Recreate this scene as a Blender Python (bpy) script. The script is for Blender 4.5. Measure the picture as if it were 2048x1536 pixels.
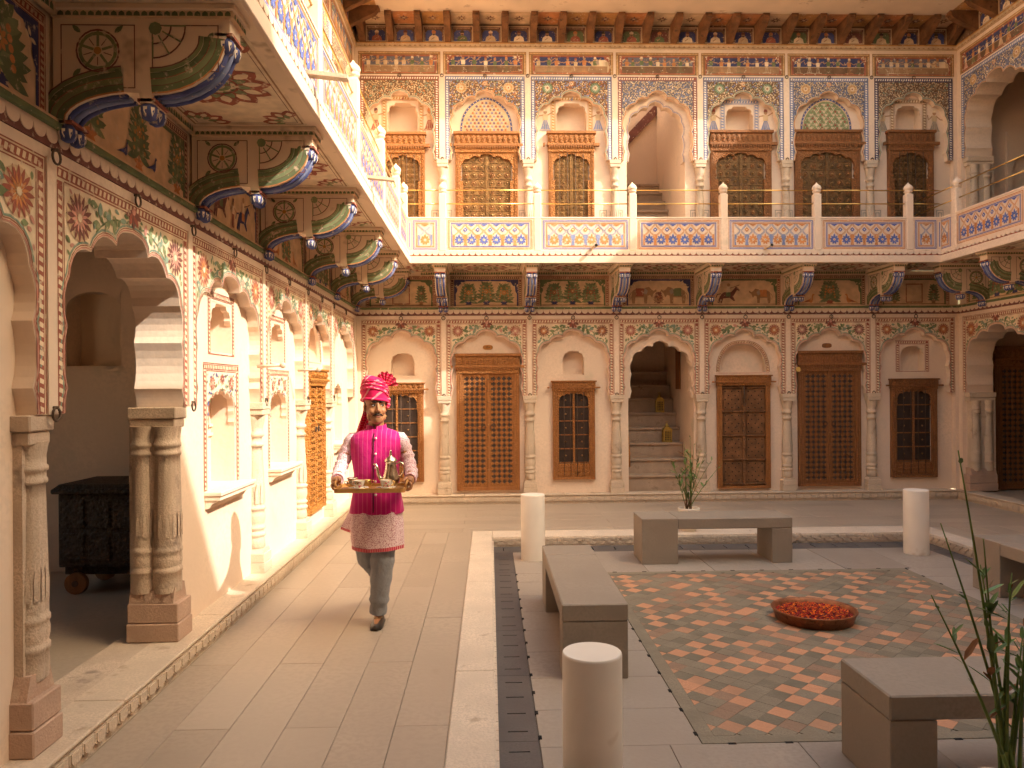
import bpy, math, random
from mathutils import Vector, Matrix
R = math.radians
S = bpy.context.scene
for o in list(bpy.data.objects):
    bpy.data.objects.remove(o)
COL = S.collection

# ------------------------------------------------------------------ camera
cam = bpy.data.cameras.new('camera')
camo = bpy.data.objects.new('camera', cam)
COL.objects.link(camo)
cam.sensor_width = 36.0
cam.lens = 36.0 * 1540 / 2048
cam.shift_y = 10 / 2048
cam.clip_start = 0.05
cam.clip_end = 500
camo.matrix_world = (Matrix.Translation((0, 0, 1.7)) @ Matrix.Rotation(-math.atan(45 / 1540), 4, 'Z')
                     @ Matrix.Rotation(R(90), 4, 'X') @ Matrix.Rotation(-0.0069, 4, 'Z'))
S.camera = camo

# ------------------------------------------------------------------ sky and sun
TO_SUN = Vector((1.08, -0.60, 1.0)).normalized()
EL = math.asin(TO_SUN.z)
world = bpy.data.worlds.new('World')
S.world = world
world.use_nodes = True
wn = world.node_tree.nodes
wl = world.node_tree.links
wn.clear()
w_out = wn.new('ShaderNodeOutputWorld')
w_bg = wn.new('ShaderNodeBackground')
w_sky = wn.new('ShaderNodeTexSky')
w_sky.sky_type = 'NISHITA'
w_sky.sun_disc = False
w_sky.sun_elevation = EL
w_sky.sun_rotation = math.atan2(TO_SUN.x, TO_SUN.y)
w_sky.dust_density = 10.0
w_sky.air_density = 2.3
w_sky.ozone_density = 0.0
wl.new(w_sky.outputs[0], w_bg.inputs[0])
w_bg.inputs[1].default_value = 0.15
wl.new(w_bg.outputs[0], w_out.inputs[0])

sun = bpy.data.lights.new('sun', 'SUN')
sun.energy = 2.0
sun.angle = R(0.6)
sun.color = (1.0, 0.91, 0.80)
suno = bpy.data.objects.new('sun', sun)
COL.objects.link(suno)
suno.location = (20, -10, 20)
suno.rotation_euler = TO_SUN.to_track_quat('Z', 'Y').to_euler()

S.view_settings.view_transform = 'Standard'
S.view_settings.look = 'None'
S.view_settings.gamma = 1.0
S.view_settings.use_curve_mapping = False
S.view_settings.exposure = 1.70
S.cycles.max_bounces = 8
S.cycles.diffuse_bounces = 6
S.cycles.glossy_bounces = 3
S.cycles.transmission_bounces = 4
S.cycles.caustics_reflective = False
S.cycles.caustics_refractive = False
S.cycles.use_denoising = True
S.cycles.use_adaptive_sampling = True
S.cycles.adaptive_threshold = 0.03

# ------------------------------------------------------------------ materials
MATS = {}


def mat(name, base, rough=0.8, var=0.12, scale=3.0, bump=0.0, bscale=40.0, metal=0.0, worn=None, wamt=0.0,
        wscale=14.0, stretch=None, spec=0.3, kind='noise', dist=0.01, fine=0.0, each=0.0):
    """one procedural surface: base colour, mottling, wear towards a second colour, fine relief"""
    m = bpy.data.materials.new(name)
    m.use_nodes = True
    n, l = m.node_tree.nodes, m.node_tree.links
    bs = n['Principled BSDF']
    bs.inputs['Roughness'].default_value = rough
    bs.inputs['Metallic'].default_value = metal
    bs.inputs['Specular IOR Level'].default_value = spec
    tc = n.new('ShaderNodeTexCoord')
    geo = n.new('ShaderNodeNewGeometry')
    mp = n.new('ShaderNodeMapping')
    if stretch:
        l.new(tc.outputs['Object'], mp.inputs[0])
        mp.inputs['Scale'].default_value = stretch
    else:
        l.new(geo.outputs['Position'], mp.inputs[0])
    src = mp.outputs[0]

    def noise(sc, det=2.0, ro=0.55):
        t = n.new('ShaderNodeTexNoise')
        t.inputs['Scale'].default_value = sc
        t.inputs['Detail'].default_value = det
        t.inputs['Roughness'].default_value = ro
        l.new(src, t.inputs['Vector'])
        return t.outputs['Fac']

    def mix(fac, a, b, bt='MIX'):
        x = n.new('ShaderNodeMix')
        x.data_type = 'RGBA'
        x.blend_type = bt
        if isinstance(fac, float):
            x.inputs[0].default_value = fac
        else:
            l.new(fac, x.inputs[0])
        for v, i in ((a, 6), (b, 7)):
            if isinstance(v, tuple):
                x.inputs[i].default_value = (*v[:3], 1)
            else:
                l.new(v, x.inputs[i])
        return x.outputs[2]

    def ramp(fac, lo, hi):
        r = n.new('ShaderNodeMapRange')
        r.inputs[1].default_value = lo
        r.inputs[2].default_value = hi
        l.new(fac, r.inputs[0])
        return r.outputs[0]
    dk = tuple(c * (1 - var) for c in base)
    lt = tuple(min(1, c * (1 + var)) for c in base)
    c = mix(ramp(noise(scale), 0.3, 0.7), dk, lt)
    if fine:
        c = mix(ramp(noise(scale * 22, 1.0), 0.42, 0.62), c, tuple(x * (1 - fine) for x in base))
    if worn:
        c = mix(ramp(noise(wscale, 3.0, 0.65), 0.72 - wamt * 0.45, 0.80 - wamt * 0.30), c, worn)
    if each:                                   # every piece a little lighter or darker
        oi = n.new('ShaderNodeObjectInfo')
        mr = n.new('ShaderNodeMapRange')
        mr.inputs[3].default_value = 1 - each
        mr.inputs[4].default_value = 1 + each
        l.new(oi.outputs['Random'], mr.inputs[0])
        hs = n.new('ShaderNodeHueSaturation')
        l.new(mr.outputs[0], hs.inputs['Value'])
        l.new(c, hs.inputs['Color'])
        c = hs.outputs[0]
    l.new(c, bs.inputs['Base Color'])
    if bump:
        if kind == 'voronoi':
            t = n.new('ShaderNodeTexVoronoi')
            t.inputs['Scale'].default_value = bscale
            l.new(src, t.inputs['Vector'])
            h = t.outputs['Distance']
        else:
            h = noise(bscale, 3.0, 0.6)
        b = n.new('ShaderNodeBump')
        b.inputs['Strength'].default_value = bump
        b.inputs['Distance'].default_value = dist
        l.new(h, b.inputs['Height'])
        l.new(b.outputs[0], bs.inputs['Normal'])
    MATS[name] = m
    return m


PL = (0.77, 0.61, 0.475)
mat('plaster', PL, 0.85, 0.07, 1.6, 0.25, 9.0, worn=(0.66, 0.55, 0.42), wamt=0.24, wscale=2.2, dist=0.014, fine=0.04)
mat('plaster_warm', (0.78, 0.625, 0.465), 0.85, 0.08, 2.0, 0.2, 14.0, worn=(0.45, 0.32, 0.21), wamt=0.2, wscale=4.0)
mat('stone', (0.56, 0.44, 0.335), 0.8, 0.18, 5.0, 0.5, 60.0, worn=(0.31, 0.24, 0.19), wamt=0.28, wscale=6.0, fine=0.12)
mat('stone_pale', (0.62, 0.50, 0.38), 0.8, 0.12, 4.0, 0.4, 60.0, worn=(0.42, 0.31, 0.22), wamt=0.25, wscale=5.0, fine=0.10)
mat('stone_red', (0.52, 0.36, 0.27), 0.8, 0.15, 5.0, 0.4, 70.0, worn=(0.55, 0.42, 0.32), wamt=0.2, wscale=6.0, fine=0.1)
mat('kerb', (0.66, 0.55, 0.44), 0.75, 0.10, 4.0, 0.5, 55.0, worn=(0.45, 0.35, 0.26), wamt=0.2, wscale=8.0, fine=0.12)
mat('paving', (0.42, 0.342, 0.268), 0.42, 0.07, 1.2, 0.12, 30.0, worn=(0.36, 0.28, 0.21), wamt=0.16, wscale=2.0, spec=0.35, fine=0.05, each=0.055)
mat('paving2', (0.40, 0.322, 0.25), 0.45, 0.08, 1.5, 0.12, 30.0, worn=(0.35, 0.28, 0.21), wamt=0.20, wscale=2.0, spec=0.35, fine=0.06, each=0.055)
mat('grout', (0.32, 0.26, 0.20), 0.9, 0.2, 8.0)
mat('court_slab', (0.36, 0.305, 0.255), 0.55, 0.08, 1.6, 0.15, 40.0, worn=(0.30, 0.25, 0.21), wamt=0.2, wscale=3.0, fine=0.06, each=0.06)
mat('court_slab2', (0.335, 0.282, 0.235), 0.55, 0.10, 1.9, 0.15, 40.0, worn=(0.28, 0.24, 0.20), wamt=0.22, wscale=3.0, fine=0.06, each=0.06)
mat('drain', (0.115, 0.10, 0.095), 0.55, 0.15, 4.0, 0.1, 50.0, fine=0.08)
mat('black', (0.012, 0.010, 0.009), 0.9, 0.1, 8.0)
mat('tile_grey', (0.24, 0.205, 0.15), 0.6, 0.20, 6.0, 0.25, 50.0, fine=0.10)
mat('tile_grey2', (0.195, 0.168, 0.122), 0.6, 0.20, 6.0, 0.25, 50.0, fine=0.10)
mat('tile_brown', (0.29, 0.19, 0.13), 0.6, 0.18, 6.0, 0.25, 50.0, fine=0.10)
mat('tile_orange', (0.56, 0.285, 0.165), 0.6, 0.12, 6.0, 0.25, 50.0, fine=0.08)
mat('tile_orange2', (0.46, 0.25, 0.15), 0.6, 0.14, 6.0, 0.25, 50.0, fine=0.08)
mat('bench', (0.30, 0.252, 0.205), 0.55, 0.09, 2.4, 0.12, 60.0, worn=(0.26, 0.22, 0.18), wamt=0.2, wscale=3.0, spec=0.3, fine=0.05)
mat('marble', (0.82, 0.76, 0.68), 0.38, 0.07, 3.0, 0.05, 20.0, worn=(0.58, 0.47, 0.36), wamt=0.22, wscale=3.0, spec=0.4)
mat('wood', (0.36, 0.15, 0.048), 0.6, 0.25, 9.0, 0.5, 60.0, stretch=(5, 5, 0.7), fine=0.2)
mat('wood_carved', (0.40, 0.165, 0.045), 0.62, 0.30, 40.0, 0.9, 62.0, kind='voronoi', dist=0.016, fine=0.25)
mat('wood_dark', (0.27, 0.112, 0.040), 0.6, 0.28, 10.0, 0.4, 60.0, stretch=(5, 5, 0.7), fine=0.2)
mat('wood_darkcarved', (0.31, 0.13, 0.046), 0.6, 0.30, 40.0, 0.9, 62.0, kind='voronoi', dist=0.016, fine=0.25)
mat('wood_orange', (0.47, 0.20, 0.045), 0.5, 0.2, 12.0, 0.9, 55.0, kind='voronoi', dist=0.016, fine=0.15)
mat('wood_old', (0.20, 0.092, 0.038), 0.75, 0.30, 8.0, 0.7, 45.0, worn=(0.10, 0.055, 0.03), wamt=0.3, wscale=10.0, dist=0.02)
mat('leaf_panel', (0.085, 0.066, 0.056), 0.6, 0.2, 12.0, 0.3, 50.0)
mat('pane_dark', (0.045, 0.028, 0.022), 0.35, 0.2, 8.0, spec=0.5)
mat('brass_old', (0.25, 0.14, 0.055), 0.45, 0.35, 14.0, 0.4, 50.0, metal=0.6, worn=(0.16, 0.08, 0.035), wamt=0.4, wscale=16.0)
mat('brass_dark', (0.15, 0.085, 0.035), 0.5, 0.35, 14.0, 0.4, 50.0, metal=0.4, worn=(0.09, 0.05, 0.03), wamt=0.35, wscale=16.0)
mat('brass', (0.72, 0.46, 0.15), 0.3, 0.08, 10.0, metal=1.0)
mat('iron', (0.10, 0.065, 0.045), 0.6, 0.25, 20.0, 0.2, 80.0, metal=0.4)
mat('chest', (0.050, 0.032, 0.022), 0.6, 0.3, 14.0, 0.9, 45.0, kind='voronoi', dist=0.015)
mat('stair', (0.44, 0.325, 0.235), 0.75, 0.18, 5.0, 0.3, 40.0, worn=(0.27, 0.19, 0.13), wamt=0.3, wscale=5.0, fine=0.1)
mat('copper', (0.32, 0.13, 0.065), 0.42, 0.2, 16.0, 0.5, 90.0, metal=0.8, worn=(0.12, 0.06, 0.035), wamt=0.3)
mat('soil', (0.05, 0.03, 0.02), 0.95, 0.3, 30.0, 0.6, 60.0)
mat('pot_white', (0.78, 0.69, 0.57), 0.45, 0.05, 4.0)
mat('stem', (0.13, 0.19, 0.045), 0.5, 0.25, 12.0)
mat('stem_brown', (0.12, 0.065, 0.030), 0.7, 0.25, 12.0)
mat('leaf', (0.12, 0.205, 0.045), 0.45, 0.3, 12.0, spec=0.45)
mat('leaf_tip', (0.25, 0.10, 0.03), 0.6, 0.3, 12.0)
mat('lantern', (0.50, 0.34, 0.08), 0.4, 0.15, 20.0, metal=0.6)
mat('petal_orange', (0.80, 0.17, 0.008), 0.7, 0.25, 30.0)
mat('petal_red', (0.48, 0.018, 0.010), 0.7, 0.3, 30.0)
mat('petal_dark', (0.13, 0.006, 0.018), 0.7, 0.3, 30.0)
# pigments of the wall paintings, worn down to the plaster here and there
WP = (0.66, 0.52, 0.37)
lerp_ = lambda a, b, t: a + (b - a) * t
for nm, cc, wa in (('red', (0.31, 0.085, 0.055), .26), ('dark', (0.17, 0.055, 0.045), .22), ('green', (0.20, 0.25, 0.12), .26),
                   ('dgreen', (0.12, 0.165, 0.075), .2), ('teal', (0.20, 0.29, 0.22), .3), ('blue', (0.060, 0.085, 0.265), .18),
                   ('umber', (0.16, 0.085, 0.045), .16), ('slate', (0.13, 0.125, 0.17), .2), ('mblue', (0.085, 0.130, 0.40), .14), ('navy', (0.030, 0.040, 0.145), .2), ('lblue', (0.19, 0.24, 0.43), .2), ('orange', (0.55, 0.22, 0.075), .22),
                   ('cream', (0.74, 0.60, 0.42), .2), ('tan', (0.68, 0.49, 0.30), .2), ('ochre', (0.50, 0.25, 0.075), .2),
                   ('brown', (0.33, 0.19, 0.10), .2), ('pink', (0.58, 0.28, 0.22), .25), ('white', (0.82, 0.74, 0.62), .1),
                   ('skin', (0.42, 0.24, 0.13), .15), ('yellow', (0.66, 0.42, 0.10), .2), ('black', (0.05, 0.035, 0.03), .12),
                   ('grey', (0.34, 0.29, 0.24), .2), ('wheat', (0.60, 0.44, 0.27), .2)):
    cc = tuple(lerp_(c_, w_, .05) for c_, w_ in zip(cc, WP))
    mat('p_' + nm, cc, 0.85, 0.16, 9.0, worn=WP, wamt=wa + .07, wscale=24.0)


# ------------------------------------------------------------------ mesh helpers
class MB:
    """collects faces with materials; build() links them as one mesh object"""

    def __init__(s, T=None):
        s.v, s.f, s.m, s.s = [], [], [], []
        s.slots = []
        s.T = T

    def slot(s, m):
        if m not in s.slots:
            s.slots.append(m)
        return s.slots.index(m)

    def face(s, pts, m, smooth=False):
        i = len(s.v)
        s.v.extend([s.T(*p) for p in pts] if s.T else pts)
        s.f.append(tuple(range(i, i + len(pts))))
        s.m.append(s.slot(m))
        s.s.append(smooth)

    def grid(s, rows, m, smooth=True, closed=False, cap=False):
        i0 = len(s.v)
        w = len(rows[0])
        for r in rows:
            s.v.extend([s.T(*p) for p in r] if s.T else r)
        mi = s.slot(m)
        for a in range(len(rows) - 1):
            for b in range(w if closed else w - 1):
                c = (b + 1) % w
                s.f.append((i0 + a * w + b, i0 + a * w + c, i0 + (a + 1) * w + c, i0 + (a + 1) * w + b))
                s.m.append(mi)
                s.s.append(smooth)
        if cap:
            s.f.append(tuple(i0 + b for b in range(w))[::-1])
            s.f.append(tuple(i0 + (len(rows) - 1) * w + b for b in range(w)))
            s.m += [mi, mi]
            s.s += [False, False]

    def box(s, x0, x1, y0, y1, z0, z1, m, bev=0.0):
        if x0 > x1: x0, x1 = x1, x0
        if y0 > y1: y0, y1 = y1, y0
        if z0 > z1: z0, z1 = z1, z0
        if bev:
            b = min(bev, (x1 - x0) * .45, (y1 - y0) * .45, (z1 - z0) * .45)

            def ring(z, i):
                return [(x0 + i, y0, z), (x1 - i, y0, z), (x1, y0 + i, z), (x1, y1 - i, z), (x1 - i, y1, z), (x0 + i, y1, z), (x0, y1 - i, z), (x0, y0 + i, z)]

            def ring2(z):
                return [(x0 + b, y0 + b, z), (x1 - b, y0 + b, z), (x1 - b, y0 + b, z), (x1 - b, y1 - b, z), (x1 - b, y1 - b, z), (x0 + b, y1 - b, z), (x0 + b, y1 - b, z), (x0 + b, y0 + b, z)]
            rows = [ring2(z0), ring(z0 + b, b), ring(z1 - b, b), ring2(z1)]
            s.grid(rows, m, False, True)
            s.face([(x0 + b, y0 + b, z1), (x1 - b, y0 + b, z1), (x1 - b, y1 - b, z1), (x0 + b, y1 - b, z1)], m)
            s.face([(x0 + b, y1 - b, z0), (x1 - b, y1 - b, z0), (x1 - b, y0 + b, z0), (x0 + b, y0 + b, z0)], m)
            return
        a, b, c, d = (x0, y0), (x1, y0), (x1, y1), (x0, y1)
        s.face([(*a, z0), (*b, z0), (*b, z1), (*a, z1)], m)
        s.face([(*b, z0), (*c, z0), (*c, z1), (*b, z1)], m)
        s.face([(*c, z0), (*d, z0), (*d, z1), (*c, z1)], m)
        s.face([(*d, z0), (*a, z0), (*a, z1), (*d, z1)], m)
        s.face([(*a, z1), (*b, z1), (*c, z1), (*d, z1)], m)
        s.face([(*d, z0), (*c, z0), (*b, z0), (*a, z0)], m)

    def prism(s, pts, y0, y1, m, msoff=None, ax='y', smooth=False):
        """2D polygon (u,z), extruded along y (or along x / z)"""
        def P(p, d):
            return (p[0], d, p[1]) if ax == 'y' else ((d, p[0], p[1]) if ax == 'x' else (p[0], p[1], d))
        s.face([P(p, y0) for p in pts], m)
        s.face([P(p, y1) for p in reversed(pts)], m)
        n = len(pts)
        for i in range(n):
            a, b = pts[i], pts[(i + 1) % n]
            s.face([P(a, y0), P(a, y1), P(b, y1), P(b, y0)], msoff or m, smooth)

    def lathe(s, prof, cx, cy, m, seg=16, flute=0.0, nfl=0, arc=None, smooth=True):
        """prof: (radius, z[, flute depth])"""
        rows = []
        a0, a1 = arc or (0, 2 * math.pi)
        closed = arc is None
        k = seg if closed else seg + 1
        for p in prof:
            fl = p[2] if len(p) > 2 else flute
            rows.append([(cx + (p[0] - (fl * abs(math.cos(nfl * .5 * t)) if fl else 0)) * math.cos(t),
                          cy + (p[0] - (fl * abs(math.cos(nfl * .5 * t)) if fl else 0)) * math.sin(t), p[1])
                         for t in [a0 + (a1 - a0) * i / seg for i in range(k)]])
        s.grid(rows, m, smooth, closed)
        if closed:
            s.face(rows[-1], m)
            s.face(rows[0][::-1], m)

    def tube(s, pts, r, m, seg=8, cap=True, smooth=True):
        pts = [Vector(p) for p in pts]
        n = len(pts)
        rr = r if isinstance(r, (list, tuple)) else [r] * n
        rows = []
        up = Vector((0, 0, 1))
        prev = None
        for i in range(n):
            d = (pts[min(i + 1, n - 1)] - pts[max(i - 1, 0)]).normalized()
            if prev is None:
                x = d.cross(up)
                if x.length < 1e-3:
                    x = d.cross(Vector((1, 0, 0)))
            else:
                x = prev - d * prev.dot(d)
            x.normalize()
            prev = x
            y = d.cross(x)
            rows.append([tuple(pts[i] + (x * math.cos(2 * math.pi * k / seg) + y * math.sin(2 * math.pi * k / seg)) * rr[i]) for k in range(seg)])
        s.grid(rows, m, smooth, True, cap)

    def ball(s, c, r, m, seg=12, rings=8, sc=(1, 1, 1)):
        rows = []
        for i in range(rings + 1):
            t = math.pi * i / rings
            rr = max(math.sin(t), 1e-3)
            rows.append([(c[0] + r * sc[0] * rr * math.cos(2 * math.pi * k / seg), c[1] + r * sc[1] * rr * math.sin(2 * math.pi * k / seg), c[2] - r * sc[2] * math.cos(t)) for k in range(seg)])
        s.grid(rows, m, True, True)

    def torus(s, c, R0, r, m, axis='y', seg=14, ts=6):
        rows = []
        for i in range(seg + 1):
            t = 2 * math.pi * i / seg
            row = []
            for k in range(ts):
                q = 2 * math.pi * k / ts
                d = R0 + r * math.cos(q)
                h = r * math.sin(q)
                p = (d * math.cos(t), h, d * math.sin(t)) if axis == 'y' else ((h, d * math.cos(t), d * math.sin(t)) if axis == 'x' else (d * math.cos(t), d * math.sin(t), h))
                row.append((c[0] + p[0], c[1] + p[1], c[2] + p[2]))
            rows.append(row)
        s.grid(rows, m, True, True)

    def mesh(s, name):
        me = bpy.data.meshes.new(name)
        me.from_pydata([tuple(p) for p in s.v], [], s.f)
        for m in s.slots:
            me.materials.append(MATS[m])
        me.polygons.foreach_set('material_index', s.m)
        me.polygons.foreach_set('use_smooth', s.s)
        me.update()
        return me

    def build(s, name, parent=None, loc=(0, 0, 0), rz=0.0):
        if not s.f:
            return None
        return link(name, s.mesh(name), parent, loc, rz)


def link(name, me, parent=None, loc=(0, 0, 0), rz=0.0):
    o = bpy.data.objects.new(name, me)
    COL.objects.link(o)
    o.location = loc
    o.rotation_euler = (0, 0, rz)
    if parent:
        o.parent = parent
    return o


def weld(o, d=1e-4):
    import bmesh
    b = bmesh.new()
    b.from_mesh(o.data)
    bmesh.ops.remove_doubles(b, verts=b.verts, dist=d)
    bmesh.ops.recalc_face_normals(b, faces=b.faces)
    b.to_mesh(o.data)
    b.free()
    return o


def empty(name, loc=(0, 0, 0), rz=0.0, parent=None):
    return link(name, None, parent, loc, rz)


def tag(o, label=None, cat=None, group=None, kind=None):
    if label: o['label'] = label
    if cat: o['category'] = cat
    if group: o['group'] = group
    if kind: o['kind'] = kind
    return o


def copy_tree(o, parent=None):
    c = o.copy()
    COL.objects.link(c)
    c.parent = parent
    for ch in list(o.children):
        copy_tree(ch, c)
    return c


def lerp(a, b, t):
    return a + (b - a) * t


def inside(p, poly):
    x, y = p
    r = False
    n = len(poly)
    j = n - 1
    for i in range(n):
        xi, yi = poly[i]
        xj, yj = poly[j]
        if (yi > y) != (yj > y) and x < (xj - xi) * (y - yi) / (yj - yi) + xi:
            r = not r
        j = i
    return r


def edge_dist(p, poly):
    best = 9
    n = len(poly)
    for i in range(n):
        ax, ay = poly[i]
        bx, by = poly[(i + 1) % n]
        dx, dy = bx - ax, by - ay
        L = dx * dx + dy * dy or 1e-9
        t = max(0, min(1, ((p[0] - ax) * dx + (p[1] - ay) * dy) / L))
        best = min(best, math.hypot(p[0] - ax - t * dx, p[1] - ay - t * dy))
    return best


TIPS = [(1.05, 0), (1.0, .12), (1.0, .42), (.97, .66), (.67, .815), (.28, .895), (0, 1)]
SAG = [.06, .10, .15, .24, .22, .20]


def arch_pts(cx, a, z0, z1, n=6):
    """cusped arch from lower left over the apex to lower right"""
    H = z1 - z0
    side = []
    for i in range(len(TIPS) - 1):
        (x0, t0), (x1, t1) = TIPS[i], TIPS[i + 1]
        p0, p1 = (x0 * a, t0 * H), (x1 * a, t1 * H)
        dx, dz = p1[0] - p0[0], p1[1] - p0[1]
        nx, nz = dz, -dx          # outward (away from the opening)
        for k in range(n):
            t = k / n
            s = SAG[i] * 4 * t * (1 - t)
            if i == len(TIPS) - 2:
                s = SAG[i] * math.sin(math.pi * t ** .8) * 1.1 * (1 - t * .25)
            side.append((p0[0] + dx * t + nx * s, p0[1] + dz * t + nz * s))
    left = [(cx - x, z0 + z) for x, z in side]
    right = [(cx + x, z0 + z) for x, z in reversed(side)]
    return left + [(cx, z1)] + right


def offset_curve(pts, d):
    """shift an open curve sideways (to the left of its direction)"""
    out = []
    n = len(pts)
    for i in range(n):
        a, b = pts[max(i - 1, 0)], pts[min(i + 1, n - 1)]
        dx, dz = b[0] - a[0], b[1] - a[1]
        L = math.hypot(dx, dz) or 1
        out.append((pts[i][0] - dz / L * d, pts[i][1] + dx / L * d))
    return out


# ------------------------------------------------------------------ wall painting kit
class Paint(MB):
    """flat painted shapes on a surface; frame maps (u, v, height above surface) to local space"""

    def __init__(s, frame):
        super().__init__()
        s.fr = frame
        s.k = 0
        s.clip = None

    def poly(s, pts, c, layer=1):
        if s.clip and not all(s.clip(p) for p in pts):
            return False
        s.k += 1
        h = 0.0016 + 0.0010 * layer + 0.0000088 * (s.k % 101)
        i = len(s.v)
        s.v.extend([s.fr(p[0], p[1], h) for p in pts])
        s.f.append(tuple(range(i, i + len(pts))))
        s.m.append(s.slot('p_' + c))
        s.s.append(False)
        return True

    def rect(s, u0, u1, v0, v1, c, layer=1):
        s.poly([(u0, v0), (u1, v0), (u1, v1), (u0, v1)], c, layer)

    def frame_(s, u0, u1, v0, v1, w, c, layer=1):
        s.rect(u0, u1, v0, v0 + w, c, layer)
        s.rect(u0, u1, v1 - w, v1, c, layer)
        s.rect(u0, u0 + w, v0 + w, v1 - w, c, layer)
        s.rect(u1 - w, u1, v0 + w, v1 - w, c, layer)

    def disc(s, u, v, r, c, layer=1, n=12, e=1.0):
        s.poly([(u + r * math.cos(2 * math.pi * i / n), v + r * e * math.sin(2 * math.pi * i / n)) for i in range(n)], c, layer)

    def ribbon(s, pts, w, c, layer=1):
        a, b = offset_curve(pts, w / 2), offset_curve(pts, -w / 2)
        for i in range(len(pts) - 1):
            s.poly([a[i], a[i + 1], b[i + 1], b[i]], c, layer)

    def ring(s, u, v, r, w, c, layer=1, n=20, e=1.0):
        s.ribbon([(u + r * math.cos(2 * math.pi * i / n), v + r * e * math.sin(2 * math.pi * i / n)) for i in range(n + 1)], w, c, layer)

    def leaf(s, u, v, L, w, ang, c, layer=2):
        ca, sa = math.cos(ang), math.sin(ang)
        P = [(0, 0), (.25, .42), (.55, .5), (.82, .28), (1, 0), (.82, -.28), (.55, -.5), (.25, -.42)]
        return s.poly([(u + x * L * ca - y * w * sa, v + x * L * sa + y * w * ca) for x, y in P], c, layer)

    def flower(s, u, v, r, c1, c2, c3, n=14, layer=2):
        for i in range(n):
            t = 2 * math.pi * i / n
            s.leaf(u + .25 * r * math.cos(t), v + .25 * r * math.sin(t), r * .78, r * 3.6 / n, t, c1, layer)
        for i in range(n - 4):
            t = 2 * math.pi * (i + .5) / (n - 4)
            s.leaf(u + .15 * r * math.cos(t), v + .15 * r * math.sin(t), r * .5, r * 1.6 / (n - 4), t, c2, layer + 1)
        s.disc(u, v, r * .17, c3, layer + 2, 8)

    def chain(s, u0, v0, u1, v1, w, c1, c2, step=None, layer=2):
        """rope border: a dark band with light dashes"""
        L = math.hypot(u1 - u0, v1 - v0)
        if L < 1e-6:
            return
        dx, dy = (u1 - u0) / L, (v1 - v0) / L
        nx, ny = -dy, dx

        def P(a, b):
            return (u0 + dx * a + nx * b, v0 + dy * a + ny * b)
        s.poly([P(0, -w / 2), P(L, -w / 2), P(L, w / 2), P(0, w / 2)], c1, layer)
        step = step or w * .9
        k = int(L / step)
        for i in range(k):
            a = (i + .15) * step
            s.poly([P(a, -w * .30), P(a + step * .50, -w * .36), P(a + step * .72, w * .30), P(a + step * .2, w * .36)], c2, layer + 1)

    def border(s, u0, u1, v0, v1, w, c1, c2, bottom=False, layer=1):
        """lined rope border along left, top, right (and bottom)"""
        h = w * .5
        s.chain(u0 + w / 2, v0, u0 + w / 2, v1 - w, w * .62, c1, c2, layer=layer)
        s.chain(u1 - w / 2, v0, u1 - w / 2, v1 - w, w * .62, c1, c2, layer=layer)
        s.chain(u0 + w * .2, v1 - w / 2, u1 - w * .2, v1 - w / 2, w * .62, c1, c2, layer=layer)
        if bottom:
            s.chain(u0 + w, v0 + w / 2, u1 - w, v0 + w / 2, w * .62, c1, c2, layer=layer)
        t = w * .09
        for a, b in ((u0, u0 + t), (u1 - t, u1), (u0 + w - t, u0 + w), (u1 - w, u1 - w + t)):
            s.rect(a, b, v0, v1 - (w if a > u0 and b < u1 else 0), c1, layer)
        s.rect(u0 + t, u1 - t, v1 - t, v1, c1, layer)
        s.rect(u0 + w, u1 - w, v1 - w, v1 - w + t, c1, layer)

    def foliage(s, poly, n, sizes, cols, rnd, margin=.02, layer=2, aspect=.42, avoid=(), effort=14):
        us = [p[0] for p in poly]
        vs = [p[1] for p in poly]
        done = []
        tries = 0
        while len(done) < n and tries < n * effort:
            tries += 1
            p = (rnd.uniform(min(us), max(us)), rnd.uniform(min(vs), max(vs)))
            L = rnd.uniform(*sizes)
            if not (s.clip(p) if s.clip else (inside(p, poly) and edge_dist(p, poly) > margin + L * .45)):
                continue
            if any(math.hypot(p[0] - q[0], p[1] - q[1]) < (L + q[2]) * .36 for q in done[-220:]):
                continue
            if any(math.hypot(p[0] - a[0], p[1] - a[1]) < a[2] + L * .3 for a in avoid):
                continue
            t = rnd.uniform(0, 6.28)
            if s.leaf(p[0] - L * .5 * math.cos(t), p[1] - L * .5 * math.sin(t), L, L * aspect * rnd.uniform(.8, 1.3), t, rnd.choice(cols), layer + rnd.randint(0, 1)):
                done.append((p[0], p[1], L))

    def scroll(s, u, v, L, ang, turn, c, rnd, n=7, lw=.05, stem='dgreen', layer=2):
        """curling stem with leaves"""
        pts = [(u, v)]
        a = ang
        for i in range(n):
            u += L / n * math.cos(a)
            v += L / n * math.sin(a)
            pts.append((u, v))
            a += turn / n
            sd = 1 if i % 2 else -1
            s.leaf(u, v, lw * rnd.uniform(.8, 1.3), lw * .55, a + sd * rnd.uniform(.6, 1.1), rnd.choice(c), layer + 1)
        s.ribbon(pts, lw * .12, stem, layer)

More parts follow.
